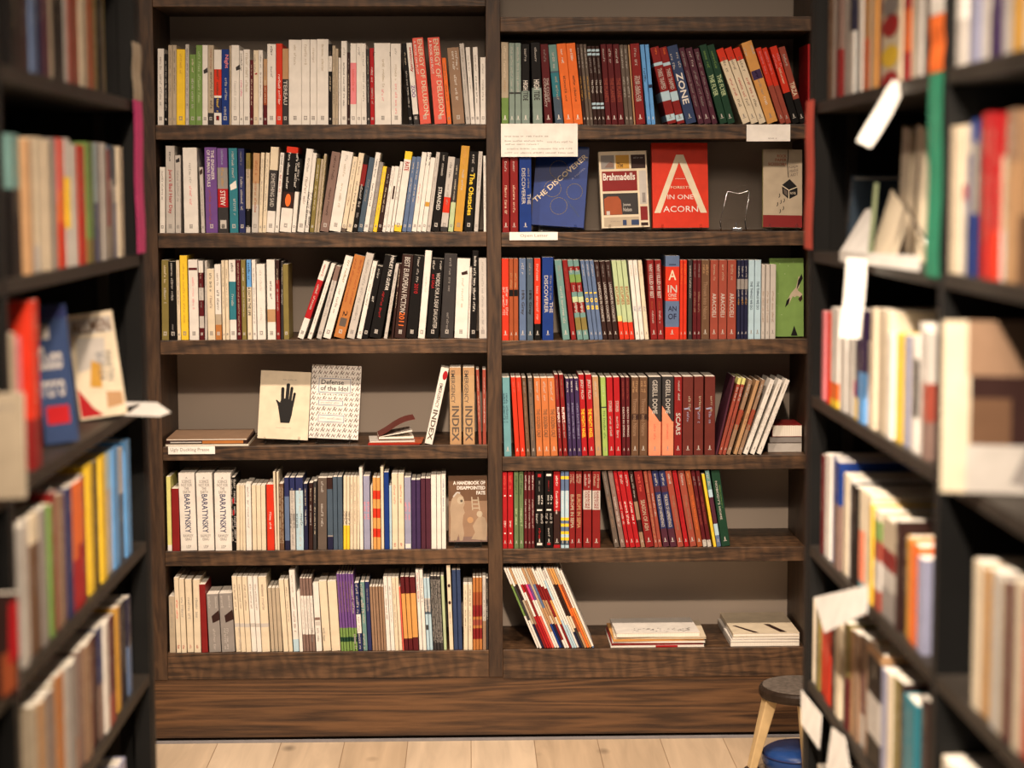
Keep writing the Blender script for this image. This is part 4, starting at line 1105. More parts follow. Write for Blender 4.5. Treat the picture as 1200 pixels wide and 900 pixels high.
# empty wire book easel
r0 = pt(859, 270, D+.05); e = empty('wire_easel', (r0.x, D+.05, z2)); tag(e, 'small empty wire easel beside the scarlet book', 'book stand')
def W(px, py, dy=0): v = pt(px, py, D+.05+dy); return Vector((v.x-r0.x, dy, v.z-z2))
mb = MB(); mb.tube([W(844,260), W(852,226,.03), W(853.5,224.5,.031), W(866,227,.031), W(877,224,.031), W(878.3,226,.03), W(873,259,.0)], .0013); mb.build('wire_frame', METAL, e, smooth=True)
mb = MB(); mb.tube([W(844,260), Vector((W(844,260).x, -.02, .0025)), Vector((W(844,260).x-.004, -.032, .010))], .0016); mb.tube([W(873,259), Vector((W(873,259).x, -.02, .0025)), Vector((W(873,259).x+.004, -.032, .010))], .0016)
mb.build('front_hook', METAL, e, smooth=True)
mb = MB(); mb.box((-.004, -.018, .0015), (.022, -.002, .009)); mb.tube([(.008,-.01,.009), (.006,-.01,.024)], .002); mb.build('clip', METAL, e, bevel=.001)

# cards pinned to shelf edges
def shelf_card(x0, y0, x1, y1, texts, label, Y=D-.0035, n=None):
    a, b = pt(x0, y0, Y), pt(x1, y1, Y); mb = MB(); c = ((a.x+b.x)/2, Y, (a.z+b.z)/2); hw, hh = (b.x-a.x)/2, (a.z-b.z)/2
    mb.box((-hw, 0, -hh), (hw, .0006, hh)); o = mb.build('shelf_card', mat('white_card', (.80,.78,.75), .7)); o.location = c
    ink = Ink()
    for t in texts:
        if t[0] == 'T': g = text_geo(t[5], -.0 if False else .0)[:2]
        else: g = marks_geo(t[5], t[6])
        u0, v0, u1, v1 = t[1:5]; ink.geo(g, lambda u, v: ((u0+(u1-u0)*u-.5)*2*hw, -.0004, (v0+(v1-v0)*v-.5)*2*hh), 'gy')
    ink.build('handwriting', o); tag(o, label, 'card', 'white cards on the bookcase shelf edges'); return o
shelf_card(587, 145, 677, 183.5, [('M', .05, .60, .30, .64, 12, 1), ('M', .33, .60, .62, .64, 12, 2), ('M', .05, .46, .55, .50, 24, 3), ('M', .6, .42, .94, .47, 20, 4), ('M', .06, .36, .5, .40, 24, 5), ('M', .08, .22, .93, .26, 40, 6), ('M', .05, .10, .95, .14, 44, 7)],
           'large white handwritten card hanging below the right bay top shelf')
shelf_card(597, 272, 653.6, 281.3, [('T', .22, .3, .8, .75, 'Open Letter')], 'small white card reading Open Letter under the upright blue hardcover')
shelf_card(875, 146, 926, 165.5, [('M', .5, .15, .7, .22, 6, 1)], 'blank white card on the right bay top shelf under leaning red books')
shelf_card(197, 523.3, 252, 532, [('T', .05, .25, .88, .8, 'Ugly Duckling Presse')], 'small white card reading Ugly Duckling Presse on the fourth shelf')

# things lying flat
def flat(name, x0, x1, z, th, dep, cover, label, cat, group, Y=D+.006, ang=0, edge='wh', soft=True, cw=None):
    a, b = pt(x0, 500, Y), pt(x1, 500, Y); wd = (b.x-a.x)
    o = MB(); ct = min(.0009, th*.2); o.box((-wd/2, 0, 0), (wd/2, dep, ct)); o.box((-wd/2, 0, th-ct), (wd/2, dep, th)); o.box((-wd/2, 0, ct), (-wd/2+ct, dep, th-ct))
    root = o.build(name, cm(cover)); root.location = ((a.x+b.x)/2, Y, z); root.rotation_euler.z = math.radians(ang)
    p = MB(); p.box((-wd/2+ct+.0002, .0008, ct+.0001), (wd/2-.0008, dep-.0008, th-ct-.0001)); p.build('pages', pages_mat() if edge == 'wh' else cm(edge), root)
    tag(root, label, cat, group); return root, wd
g = 'portfolios lying on the left bay fourth shelf'
r1, wd = flat('portfolio', 193.5, 291, z4+.0003, .006, .20, 'bg', 'beige portfolio, lowest of the flat pile above the Ugly Duckling card', 'portfolio', g)
r2, wd = flat('portfolio', 194, 290, z4+.0065, .0095, .19, 'dk', 'dark portfolio with an orange half, middle of the flat pile on the fourth shelf', 'portfolio', g, edge='dk')
mb = MB(); mb.box((-.012, -.0008, .0012), (wd/2-.012, -.0002, .0085)); mb.build('orange_spine_label', cm('lo'), r2)
mb = MB(); mb.box((-wd/2+.012, -.0008, .003), (-.014, -.0002, .006)); mb.build('paper_edge', cm('lg'), r2)
r3, wd = flat('portfolio', 194.5, 289, z4+.0162, .0045, .205, 'bn', 'brown covered portfolio, topmost of the flat pile on the fourth shelf', 'portfolio', g, ang=.6)
g = 'small booklets in the loose pile on the fourth shelf'
flat('booklet', 431, 492, z4+.0003, .003, .12, 'rd', 'red booklet at the bottom of the loose pile', 'booklet', g, edge='sc')
flat('booklet', 432, 494, z4+.0035, .003, .115, 'rs', 'rust red booklet, second from the bottom of the loose pile', 'booklet', g, ang=-2, edge='sc')
flat('booklet', 433, 486, z4+.0068, .004, .11, 'lg', 'grey booklet lying under the opened brown booklet', 'booklet', g, Y=D+.012, ang=4)
a = pt(444, 508, D+.02); ob = empty('opened_booklet', (a.x, D+.02, z4+.0145)); tag(ob, 'booklet lying open with its brown cover lifted, on top of the loose pile', 'booklet')
ob.rotation_euler.z = math.radians(5)
mb = MB(); mb.box((0, 0, 0), (.094, .11, .0045)); mb.build('pages', pages_mat(), ob)
mb = MB(); mb.box((-.001, 0, -.0012), (.095, .111, -.0002)); mb.build('back_cover', cm('rs'), ob)
vs = []; fs = []
for i in range(9):
    t_ = i/8; x = .108*t_*math.cos(.42+.12*math.sin(t_*3)); z = .108*t_*math.sin(.42+.12*math.sin(t_*3))+.006
    for y in (0, .112):
        for k in (0, .0009): vs.append((x, y, z+k))
for i in range(8):
    b = i*4
    fs += [[b, b+2, b+6, b+4], [b+1, b+5, b+7, b+3], [b, b+4, b+5, b+1], [b+2, b+3, b+7, b+6]]
fs += [[0,1,3,2], [32,34,35,33]]
link('lifted_cover', pymesh('lifted_cover', vs, fs), ob, [cm('wn')])
mb = MB(); M = Matrix.Translation((0, 0, .0048)) @ Matrix.Rotation(math.radians(-9), 4, 'Y'); mb.box((0, .001, 0), (.092, .109, .0012), 0, M); mb.build('loose_leaves', pages_mat(), ob)
g = 'books lying flat at the right end of the fourth shelf'
z4r = SHR[4]
flat('flat_book', 900, 940, z4r+.0003, .026, .14, 'um', 'grey edged book at the bottom of the flat pile of three', 'book', g, edge='lg', Y=D+.05)
flat('flat_book', 902, 940, z4r+.0266, .016, .14, 'um', 'thin grey edged book in the middle of the flat pile of three', 'book', g, edge='gy', Y=D+.05)
flat('flat_book', 905, 940, z4r+.043, .032, .13, 'dr', 'thick white edged book with a red cover on top of the flat pile', 'book', g, Y=D+.05)
z6 = SHR[6]
g = 'magazines lying in the middle pile on the bottom shelf'
zz = z6+.0003
for i, (x0, x1, th, c, e_, lab, an) in enumerate(((716,827,.006,'wh','wh','white magazine with a crimson patch, lowest of the middle pile',0), (717,826,.005,'dr','dr','dark red magazine second from the bottom of the middle pile',.5),
        (718,828,.005,'wh','wh','white magazine third from the bottom of the middle pile',-1), (719,827,.005,'ca','ca','caramel brown magazine fourth from the bottom of the middle pile',1), (720,829,.006,'cr','bg','beige edged magazine under the top one of the middle pile',-1.5), (723,822,.011,'wh','wh','white magazine with black speckled print, topmost of the middle pile',1.5))):
    r_, wd = flat('magazine', x0, x1, zz, th, .20 if i < 5 else .18, c, lab, 'magazine', g, ang=an, edge=e_, Y=D+.012); zz += th+.0004
    if i == 0:
        mb = MB(); mb.box((-.005, -.0008, .0003), (.055, -.0002, .0055)); mb.build('crimson_patch', cm('rd'), r_)
    if i == 5:
        ink = Ink(); rr = random.Random(5)
        for k in range(60):
            x, y = rr.uniform(-.07, .09), rr.uniform(.01, .05); s = rr.uniform(.001, .005)
            ink.geo(([(0,0),(1,.2),(.8,1),(.1,.7)], [[0,1,2,3]]), lambda u, v: (x+u*s*1.6, y+v*s, th+.0003), 'dg')
        ink.build('cover_print', r_)
g = 'large magazines in the end pile on the bottom shelf'
zz = z6+.0003
for i, (x0, th, c, lab) in enumerate(((866,.012,'lg','pale grey magazine, lowest of the end pile behind the stool'), (866.5,.007,'wh','white magazine second from the bottom of the end pile'), (868,.007,'lg','pale magazine third from the bottom of the end pile'), (869,.009,'cr','cream magazine with two dark diagonal bars, topmost of the end pile'))):
    r_, wd = flat('magazine', x0-8, 940, zz, th, .255, c, lab, 'magazine', g, Y=D+.012, ang=[0, .6, -.5, .3][i]); zz += th+.0004
    if i == 3:
        ink = Ink(); q = lambda *p: ink.geo((list(p), [[0,1,2,3]]), lambda u, v: (u*wd-wd/2, v*.255, .0093), 'dk')
        q((.06,.36),(.12,.36),(.40,.02),(.32,.02)); q((.55,.42),(.64,.42),(.82,.04),(.72,.04)); ink.build('cover_print', r_)

# magazines leaning on the bottom shelf
MC = ['wh.4gn.78ol.80wh', 'wh.35dg.78wh', 'nv.3bg.6dk.8tn', 'dr.3bn.6wh.8wh', 'rd.4wh.7rd.8wh', 'rd.4dr.8wh', 'co.4wh.6mg.8wh', 'wh.4wh.6pu.8tn', 'wh.2tn.5bg.8bg', 'bl.3tn.5bs.8tn', 'nv.3cr.4tn.6dr.8tn', 'wh.1dr.3tn.6dr.8wh', 'wh.3cr.4dr.8wh', 'dr.3ca.6dr.75wh', 'pb.35wh.6pb.85wh', 'pb.3wh.9lg', 'wh.9wh', 'nv.2cr.4dk.8tn', 'dg.25cr.4dk.8ca', 'tn.2rs.4og.8ca', 'og.5rs.8bg', 'ca.5wh.8wh', 'bs.02wh']
lines = []
for i, c in enumerate(MC):
    x = 334+i*16.5; lines.append(f'{x:.1f} {x+15.6:.1f} {95 if i not in (12, 15, 22) else 112} {-222*(605-(95 if i not in (12, 15, 22) else 112))/510:.1f} {c} N |-')
row('R6', 570, 650, SHR[6]+.001, '\n'.join(lines), None)
build_rows(['R6'])
for o, a, b in ROWS['R6']: o.name = 'slim_magazine'
label_row([(o, c.split(' and ')[0], s) for o, c, s in ROWS['R6']], 'right bay bottom shelf', 'magazines leaning on the right bay bottom shelf', 'magazine')
for o, a, b in ROWS['R6']: o['label'] = o['label'].replace(' book', ' magazine')
# ---------------------------------------------------------------- black shelving units on both sides of the aisle
YL1 = 3.50; XL = pt(172, 450, YL1).x; YR1 = 3.45; XR = pt(946, 450, YR1).x
EDGE = mat('worn_black_edge', (.030,.025,.021), .5, wear=.2, scale=12)
def ydiv(X, px): return ptx(px, 450, X).y
def unit(side, X, y0, y1, zs, label, dep=.30, end_far=True):
    s = -1 if side == 'L' else 1
    u = empty('shelving_unit', (X+s*dep/2, (y0+y1)/2, FLOOR)); tag(u, label, 'shelves', 'black shelving units along the aisle')
    def part(name, a, b, m, bev=.001):
        lo = [min(a[i], b[i]) for i in range(3)]; hi = [max(a[i], b[i]) for i in range(3)]
        c = Vector([(lo[i]+hi[i])/2 for i in range(3)]); h = [(hi[i]-lo[i])/2 for i in range(3)]
        mb = MB(); mb.box([-q for q in h], h); o = mb.build(name, m, u, bevel=bev); o.location = c-u.location; return o
    top = FLOOR+2.3
    part('side_panel', (X, y0, FLOOR), (X+s*dep, y0+.028, top), BLACKM)
    if end_far:
        part('side_panel', (X+s*.004, y1-.030, FLOOR), (X+s*dep, y1, top), BLACKM)
        part('face_post', (X, y1-.046, FLOOR), (X+s*.03, y1-.0315, top), BLACKM)
        part('end_post', (X-s*.002, y1-.030, FLOOR), (X+s*.003, y1-.0005, top), BLACKM)
        part('inner_standard', (X+s*.06, y1-.038, FLOOR), (X+s*.08, y1-.0315, top), EDGE, 0)
        y1 = y1-.032
    part('back_panel', (X+s*(dep-.012), y0+.028, FLOOR), (X+s*dep, y1, top), BLACKM, 0)
    for z in zs: part('shelf', (X+s*.0005, y0+.0285, z-.020), (X+s*(dep-.0125), y1-.001 - (.108 if False else 0), z), EDGE)
    part('kick_board', (X+s*.03, y0+.0285, FLOOR), (X+s*.045, y1-.001, FLOOR+.08), BLACKM)
    part('top_board', (X-s*.004, y0, top), (X+s*dep, y1, top+.022), BLACKM)
    return u
ZL = [ptx(155, y, XL).z for y in (-70, 117, 300, 480, 652, 820)]; ZL.append(ZL[-1]-.26)
ZR = [ptx(965, y, XR).z for y in (-65, 118, 296, 472, 655, 823)]; ZR.append(ZR[-1]-.26)
yL0 = ydiv(XL, 9); yR0 = ydiv(XR, 1100)
unit('L', XL, yL0-.014, YL1, ZL, 'black shelving unit of small shelves, left of the wooden bookcase')
unit('L', XL, yL0-1.05, yL0-.0145, ZL, 'nearer black shelving unit cut off by the left edge', end_far=False)
unit('R', XR, yR0-.014, YR1, ZR, 'black shelving unit of crowded shelves, right of the wooden bookcase')
unit('R', XR, yR0-1.0, yR0-.0145, ZR, 'nearer black shelving unit cut off by the right edge', end_far=False)

SR = {}
def siderow(key, side, zi, pym, tops, data, inset=.004):
    """px bounds of each spine along the shelf, colours; tops = ((px, py), (px, py)) line of the book tops"""
    X = (XL if side == 'L' else XR); s = -1 if side == 'L' else 1; zs = (ZL if side == 'L' else ZR)[zi]
    Xs = X + s*inset
    (xa, ya), (xb, yb) = tops; za, zb = ptx(xa, ya, Xs).z, ptx(xb, yb, Xs).z; Ya, Yb = ptx(xa, ya, Xs).y, ptx(xb, yb, Xs).y
    rng = random.Random(hash(key) % 1000 if False else sum(map(ord, key)))
    for q in data.split(';'):
        q = q.split()
        if not q: continue
        x0, x1, c = float(q[0]), float(q[1]), q[2]; dh = float(q[3]) if len(q) > 3 else rng.uniform(-.006, .006)
        y0, y1 = ptx(x0, pym, Xs).y, ptx(x1, pym, Xs).y; lo, hi = min(y0, y1), max(y0, y1)
        yd = yL0 if side == 'L' else yR0; far = YL1-.049 if side == 'L' else YR1-.049
        if key[0] == 'S': hi = min(hi, yd-.0165)
        else: lo = max(lo, yd+.0165); hi = min(hi, far)
        if hi-lo < .004: continue
        cy_ = (lo+hi)/2; t = (hi-lo)*.965; k = (cy_-Ya)/(Yb-Ya); h = (za+(zb-za)*k) - zs + dh
        hard = t > .045
        root, bands = new_book('shelved_book', t, h, rng.uniform(.13, .16), c, None, seed=rng.randint(0, 9999), hard=hard)
        root.location = (Xs - s*0 + s*rng.uniform(0, .008), cy_, zs+.0004); root.rotation_euler.z = math.pi/2 if side == 'L' else -math.pi/2
        sz = 'slim' if t < .02 else 'thick' if t > .042 else 'medium'
        SR.setdefault(key, []).append((root, cword(bands), sz))
siderow('LA', 'L', 1, 60, ((12,-92),(145,-20)), '13 25 bk;26 39 dk;40 46 bs;51 56 nv;56 62 pl;62 66 bg;66 79 bk;80 84 lg;84 90 rb;90 96 rs;96 104 cr;104 107 bn;107 112 rs;112 116 ol;117 121 bk;121 126 ol')
siderow('LB', 'L', 2, 235, ((14,158),(146,175)), '14 26 bk.62st;33 38 tn;38 44 bn.2mu.5bn;44 52 lg.2cr;53 57 bg;57 63 bg;64 69 gy;69 74 og.5pk;74 81 sc.35og.6co;82 87 lg.3yl.7lg;87 92 lg;93 102 sc;103 111 ol.2gn;111 116 bl.5pb;118 122 gy;122 127 lg;129 134 bg.3rd;134 138 gy.6lg.7sl;138 142 lv.5wh.65sl;143 148 cr')
siderow('LD', 'L', 4, 640, ((28,606),(157,517)), '26 32 lg -.012;33 39 bn.001lg -.01;40 50 br.8cr -.01;50 56 gy -.008;56 61 ol.3gn -.01;61 64 gn -.01;64 70 bn.001dr;70 76 bn;76 82 tp -.01;82 88 id;89 95 rd.4og;95 101 rd.5og;101 107 dr -.004;108 115 yl .008;116 121 dk .006;122 129 yl .008;130 137 lg.7pb .006;137 144 sb .008;145 150 tp.001sl.6lg .0;151 157 sb .008')
siderow('LE', 'L', 5, 800, ((40,832),(158,692)), '38 43 bg;43 47 rb;47 53 tn;53 59 gy;59 63 tp;63 71 bg;71 79 lo;79 84 lg;84 90 gy;90 95 lo.3gy;96 101 bn.002tp;101 108 rb.002bn;108 114 mr;114 119 dk;119 124 tp.5id;124 129 wh;129 136 rb.3mr;136 141 dk;141 145 mu .002;146 150 nv;150 154 bk;155 159 bs.5nv')
siderow('LF', 'L', 6, 960, ((60,1080),(150,880)), '120 128 bg;128 136 wh;137 142 lg;142 150 lv')
siderow('RA', 'R', 1, 60, ((970,-20),(1080,-80)), '968 973 br;974 979 lg;979 984 dr.4tp;985 994 lg;995 1000 wh.5nv;1000 1003 pb.5nv;1004 1008 wh;1009 1015 og.4ca.7og;1016 1019 cr;1020 1024 ca;1025 1029 dr;1031 1054 cr;1055 1063 rd.2og.5rd;1064 1072 cr;1073 1079 lg;1080 1085 dk')
siderow('RC', 'R', 3, 440, ((962,358),(1085,372)), '960.5 964 pk -.01;964.5 968 rd -.01;968.5 971 sc -.01;972 981 yl.08og.25wh;981.5 989 wh;989.5 996 wh;996.5 1000 wh.2mg.35wh;1000.5 1004 yl.2nv.8yl;1005 1012 sb.45vi;1013 1018 wh -.05;1018.5 1024 cr .004;1024.5 1031 bg .004;1031.5 1038 cr .002;1038.5 1043 wh -.03;1043.5 1053 yl -.03;1053.5 1060 lv -.03;1060.5 1066 lg -.03;1066.5 1071 wh.3dg.8wh -.028;1071.5 1079 wh -.01;1079.5 1086 tp.3rb.6lg -.02')
siderow('RD', 'R', 4, 650, ((966,530),(1080,640)), '960 962 mr -.01;963 970 wh;970.5 976 lv;976.5 982 tp.6bl;983 988 cr -.008;988.5 993 wh -.008;993.5 1002 bk -.012;1003 1009 tq.1pc.6cr;1009.5 1018 cr;1018.5 1022 yl -.01;1022.5 1030 rb.2lg.5rb.7gn.9cr -.012;1030.5 1047 gy.3lg.5dr.7bg -.012;1049 1053 dk;1053.5 1057 dk -.02;1058 1062 mu -.01;1062.5 1073 og -.012;1073.5 1081 lv -.02')
siderow('RE', 'R', 5, 780, ((948,700),(1075,800)), '948.5 951.5 cr;952 955 wh;955.5 959 ol -.01;959.5 965 sc;965.5 972 sc -.003;973 977 dk -.02;977.5 983 cr;983.5 988 bg;988.5 993 mr.5ol;993.5 997 tn;997.5 1003 bn;1003.5 1010 lg.3mr.7br;1010.5 1014 bn;1015 1032 bk.25lg.6bk.93tn;1033.5 1039 lv -.02;1039.5 1045 cr -.02;1045.5 1052 ol -.02;1052.5 1057 dk -.02;1058 1073 tl -.035;1074 1082 dk -.02')
siderow('RF', 'R', 6, 960, ((960,905),(1075,1070)), '955 960 bg;960.5 966 rs;966.5 973 dr;973.5 980 cr;981 990 mr;990.5 1000 bg')
siderow('SA', 'R', 1, 30, ((1105,-93),(1195,-148)), '1107 1111 dg;1111.5 1119 sl.3lg;1119.5 1128 lg.3wh;1128.5 1133 bk;1133.5 1144 lv;1144.5 1152 lg;1152.5 1160 dk.3lg.5dk;1160.5 1170 vi;1170.5 1181 lg;1181.5 1186 gy;1186.5 1194 mu;1194.5 1201 lg')
siderow('SB', 'R', 2, 240, ((1110,144),(1200,132)), '1107 1117 bg;1117.5 1123 cr;1123.5 1129 lg.5rd.6cr;1129.5 1134 nv.4bl.8lg;1134.5 1142 bl.4gy.85bl;1142.5 1148 dk;1148.5 1157 rd;1157.5 1166 sc.3rd;1166.5 1177 wh.3cr.75rd;1177.5 1188 tn.7bn;1188.5 1201 br.4tn')
siderow('SD', 'R', 4, 740, ((1135,655),(1200,690)), '1137 1146 cr;1146.5 1152 tn;1152.5 1160 mu;1160.5 1169 lg;1169.5 1176 bg;1176.5 1181 mr;1181.5 1186 tp;1186.5 1195 cr;1195.5 1203 sc.8rd')
siderow('SE', 'R', 5, 960, ((1095,880),(1140,930)), '1092 1096 nv;1097 1105 cr;1106 1113 lg;1114 1122 bg;1123 1132 cr;1133 1142 wh')
SW = {'LA': 'left unit top row', 'LB': 'left unit second row', 'LD': 'left unit fourth row', 'LE': 'left unit fifth row', 'LF': 'left unit lowest row',
      'RA': 'right unit top row', 'RC': 'right unit third row', 'RD': 'right unit fourth row', 'RE': 'right unit fifth row', 'RF': 'right unit lowest row',
      'SA': 'near right unit top row', 'SB': 'near right unit second row', 'SD': 'near right unit fourth row', 'SE': 'near right unit fifth row'}
for k_, items in SR.items(): label_row(items, SW[k_], 'books in the '+SW[k_], a='left', b='right')
# coloured discs on the wide cream spine in the right unit
for o, c, s_ in SR['RA']:
    if abs(o.location.y - ptx(1042, 60, XR+.004).y) < .02:
        ink = Ink(); h = o.dimensions.z; t = o.dimensions.x
        for (zpy, col) in ((6, 'gy'), (30, 'rd'), (66, 'yl'), (96, 'rd')):
            zc = ptx(1042, zpy, XR+.004).z - o.location.z; pts = [(math.cos(i*math.pi/12), math.sin(i*math.pi/12)) for i in range(24)]
            ink.geo((pts, [list(range(24))]), lambda u, v: (u*t*.45, -.0006, zc+v*.0165), col)
        ink.build('spine_discs', o)
# face-out books in the side units
def side_face(name, cx_, pyb, wpx, hpx, Y, z, th, cover, yaw, lean, roll, draw, label):
    A = faceout(name, cx_, pyb, wpx, hpx, Y, z, th, cover, lean, roll, yaw, lift=.0006); draw(A); A.ink.build('cover_print', A.root); tag(A.root, label, 'book'); return A
zc = ZL[3]
def dA(A):
    A.rect(.05,.80,.95,.95,'lg'); A.text(.08,.81,.92,.94,'br','ALLMEN',.02); A.poly([(.1,.45),(.7,.5),(.75,.75),(.15,.78)],'lg')
    A.poly([(.02,.3),(.3,.1),(.5,.02),(.02,.02)],'rd'); A.poly([(.3,.3),(.55,.28),(.6,.5),(.4,.55)],'mu'); A.rtext(.70,.62,-90,.62,.14,'sl','MARTIN',.0); A.rtext(.52,.62,-90,.62,.14,'sl','SUTER',.0)
    A.poly([(.6,.08),(.95,.1),(.95,.22),(.62,.24)],'tn')
side_face('display_book', 122, 473, 56, 122, 3.18, zc, .018, 'cr', 28, 8, -5, dA, 'cream illustrated book facing the aisle above the white tag on the left unit')
def dB(A):
    A.text(.1,.76,.5,.86,'lg','I',.04); A.text(.1,.50,.9,.66,'lg','WANT',.04); A.text(.1,.30,.9,.46,'lg','ENERGY' if False else 'MORE',.04); A.rect(.1,.1,.8,.24,'rd')
def dB2(A):
    A.rect(.02,.90,.98,.985,'id'); A.rect(.08,.76,.42,.86,'lg'); A.marks(.08,.54,.92,.70,'lg',5,3); A.marks(.08,.34,.92,.50,'lg',5,4); A.rect(.12,.14,.8,.27,'rd')
side_face('display_book', 73, 512, 40, 162, 2.86, zc, .045, 'nb', 30, 4, -3, dB2, 'blue book with large white lettering facing the aisle beside a red book')
siderow('LC', 'L', 3, 440, ((35,352),(60,352)), '38 47 dr.3sc .0')
siderow('LC', 'L', 3, 440, ((15,395),(30,390)), '14 19 bg;20 30 rb.15pk')
label_row(SR['LC'], 'left unit third row', 'books in the left unit third row')
def dC(A): A.poly([(.0,.1),(.3,.2),(.25,.5),(0,.6)],'wh'); A.marks(.1,.85,.8,.9,'gy',12,2)
side_face('display_book', 2, 573, 54, 124, yL0-.10, ZL[3], .02, 'bg', 8, 3, 0, dC, 'large beige book facing the aisle, cut off by the left edge')
def dD(A): A.poly([(.5,0),(.9,.1),(.9,.5),(.5,.4)],'rs'); A.poly([(.7,.3),(1,.4),(1,.95),(.75,.9)],'rd')
side_face('display_book', 3, 830, 42, 125, yL0-.09, ZL[4], .02, 'dk', 10, 3, 0, dD, 'dark book with red and orange patches facing the aisle, cut off by the left edge')
def bigface(A):
    A.rect(.0,.0,.24,1,'cr'); A.rect(.24,.68,1,1,'bn'); A.rect(.27,.28,1,.68,'dk'); A.rect(.27,.28,.66,.55,'br'); A.rect(.24,0,1,.28,'lg'); A.poly([(.66,.06),(.80,.24),(.9,.34),(.98,.2),(.9,.02)],'gy')
side_face('display_book', 1163, 590, 122, 205, 2.26, ZR[3], .04, 'cr', -14, 4, 0, bigface, 'big cream book with a dark picture facing the aisle, near right unit')

# paper banners hanging on the posts of the side units
def banner(X, px0, px1, segs, label):
    y0, y1 = sorted((ptx(px0, 200, X).y, ptx(px1, 200, X).y)); zt = ptx((px0+px1)/2, segs[0][0], X).z; zb = ptx((px0+px1)/2, segs[-1][1], X).z
    o = empty('paper_banner', (X, (y0+y1)/2, zt)); s = -1 if X > 0 else 1
    for (a, b, c, nm) in segs:
        za, zb_ = ptx((px0+px1)/2, a, X).z, ptx((px0+px1)/2, b, X).z
        mb = MB(); n = 8
        for i in range(n):
            f0, f1 = i/n, (i+1)/n; w0 = .0012*math.sin(f0*9); w1 = .0012*math.sin(f1*9)
            mb.quad([(s*(.002+w0), (y0-y1)/2, za-zt+(zb_-za)*f0), (s*(.002+w0), (y1-y0)/2, za-zt+(zb_-za)*f0), (s*(.002+w1), (y1-y0)/2, za-zt+(zb_-za)*f1), (s*(.002+w1), (y0-y1)/2, za-zt+(zb_-za)*f1)])
        q = mb.build(nm, cm(c, .6), o); sd = q.modifiers.new('paper', 'SOLIDIFY'); sd.thickness = .0012
    tag(o, label, 'banner', 'paper strips on the shelving posts')
banner(XL+.0035, 157, 166, [(52, 118, 'bg', 'beige_strip'), (118.5, 297, 'mg', 'pink_strip')], 'beige and pink paper strip on the left shelving post')
banner(XR-.0035, 945.5, 953.5, [(118, 292, 'co', 'coral_strip')], 'coral paper strip on the end post of the right unit')
banner(XR-.0015, 1089, 1104, [(-70, 18, 'wh', 'white_strip'), (18.5, 85, 'og', 'orange_strip'), (85.5, 325, 'vg', 'green_strip')], 'green and orange paper strip on the post between the right units')

# white cards and papers in the side units
CARD = mat('white_card', (.80,.78,.75), .7)
def sheet(name, pts, label, cat='card', group='white cards on the shelving units', th=.0008, m=None):
    c = sum(pts, Vector())/len(pts); vs = [p-c for p in pts]; me = pymesh(name, vs, [list(range(len(pts)))] if len(pts) < 5 else [[i, i+1, len(pts)-2-i, len(pts)-1-i] for i in range(len(pts)//2-1)])
    o = link(name, me, None, [m or CARD]); o.location = c; sd = o.modifiers.new('paper', 'SOLIDIFY'); sd.thickness = th; sd.offset = 0
    if label: tag(o, label, cat, group)
    return o
XO = XR
def strip(Y0, path, label):    # path: px, py, half width px, how far it swings towards the aisle end
    Lp = [pt(p[0]-p[2], p[1]-p[4], Y0-p[3]) for p in path]; Rp = [pt(p[0]+p[2], p[1]+p[4], Y0-p[3]) for p in path]
    return sheet('shelf_card', Lp+Rp[::-1], label)
strip(ptx(1048, 98, XR-.004).y-.012, [(1054,96,8,0,2), (1048,107,9,.004,3), (1036,130,9,.012,4), (1021,155,9,.022,4), (1012,169,8,.028,4)], 'narrow white card curling out below the right unit top shelf')
strip(ptx(1017, 302, XR-.004).y-.012, [(1004,303,12,0,1), (1003,325,12,.003,1), (1001,350,12,.006,1), (998,375,12,.009,1), (996,396,12,.012,1)], 'long white card hanging over the cream books in the right unit')
z2r = ZR[2]
sheet('shelf_card', [ptx(984, 294, XR-.003), ptx(1077, 300, XR-.003), ptx(1077, 318, XR-.003), ptx(984, 306, XR-.003)], 'white label strip along the right unit second shelf edge')
def up(px, py, X): return ptx(px, py, X)
sheet('folded_paper', [up(985,294,XR+.01), up(1024,297,XR+.03), up(1020,244,XR+.05), up(1014,246,XR+.05)], 'white folded paper leaning on the right unit second shelf', 'paper')
sheet('folded_paper', [up(1020,299,XR+.015), up(1050,303,XR+.015), up(1064,252,XR+.03), up(1045,222,XR+.035)], 'larger cream folded sheet beside the small one, right unit', 'paper', m=cm('cr'))
sheet('green_bookmark', [up(1017,296,XR+.012), up(1022,297,XR+.012), up(1029,215,XR+.02), up(1025,214,XR+.02)], 'thin pale green bookmark card between the two folded papers', 'bookmark', None, m=cm('mn'))
# two leaning cream books and a dark book in the gap of the right unit second shelf
for (xa, xb, c, lab, ln) in ((1050, 1062, 'bg', 'beige book leaning at the divider on the right unit second shelf', .16), (1066, 1078, 'cr', 'cream book leaning beside the beige one on the right unit second shelf', .16)):
    ya, yb = ptx(xa, 230, XR+.05).y, ptx(xb, 230, XR+.05).y; t = abs(ya-yb)*.9
    root, bd = new_book('shelved_book', t, .20, .14, c, [(.1, .5, 'gy', .2, 0, '~')], seed=xa, hard=True)
    root.location = (XR+.05, (ya+yb)/2, z2r+.001+t/2*math.sin(ln)); root.rotation_euler = (0, ln, -math.pi/2); tag(root, lab, 'book', 'leaning books on the right unit second shelf')
a = ptx(978, 250, XR+.06); rt, bd = new_book('shelved_book', .03, .125, .14, 'sl', None, seed=4, hard=True); rt.location = (XR+.05, 3.35, z2r+.012); rt.rotation_euler = (0, .30, -math.pi/2)
tag(rt, 'dark slate book leaning against the end post, right unit second shelf', 'book', None)
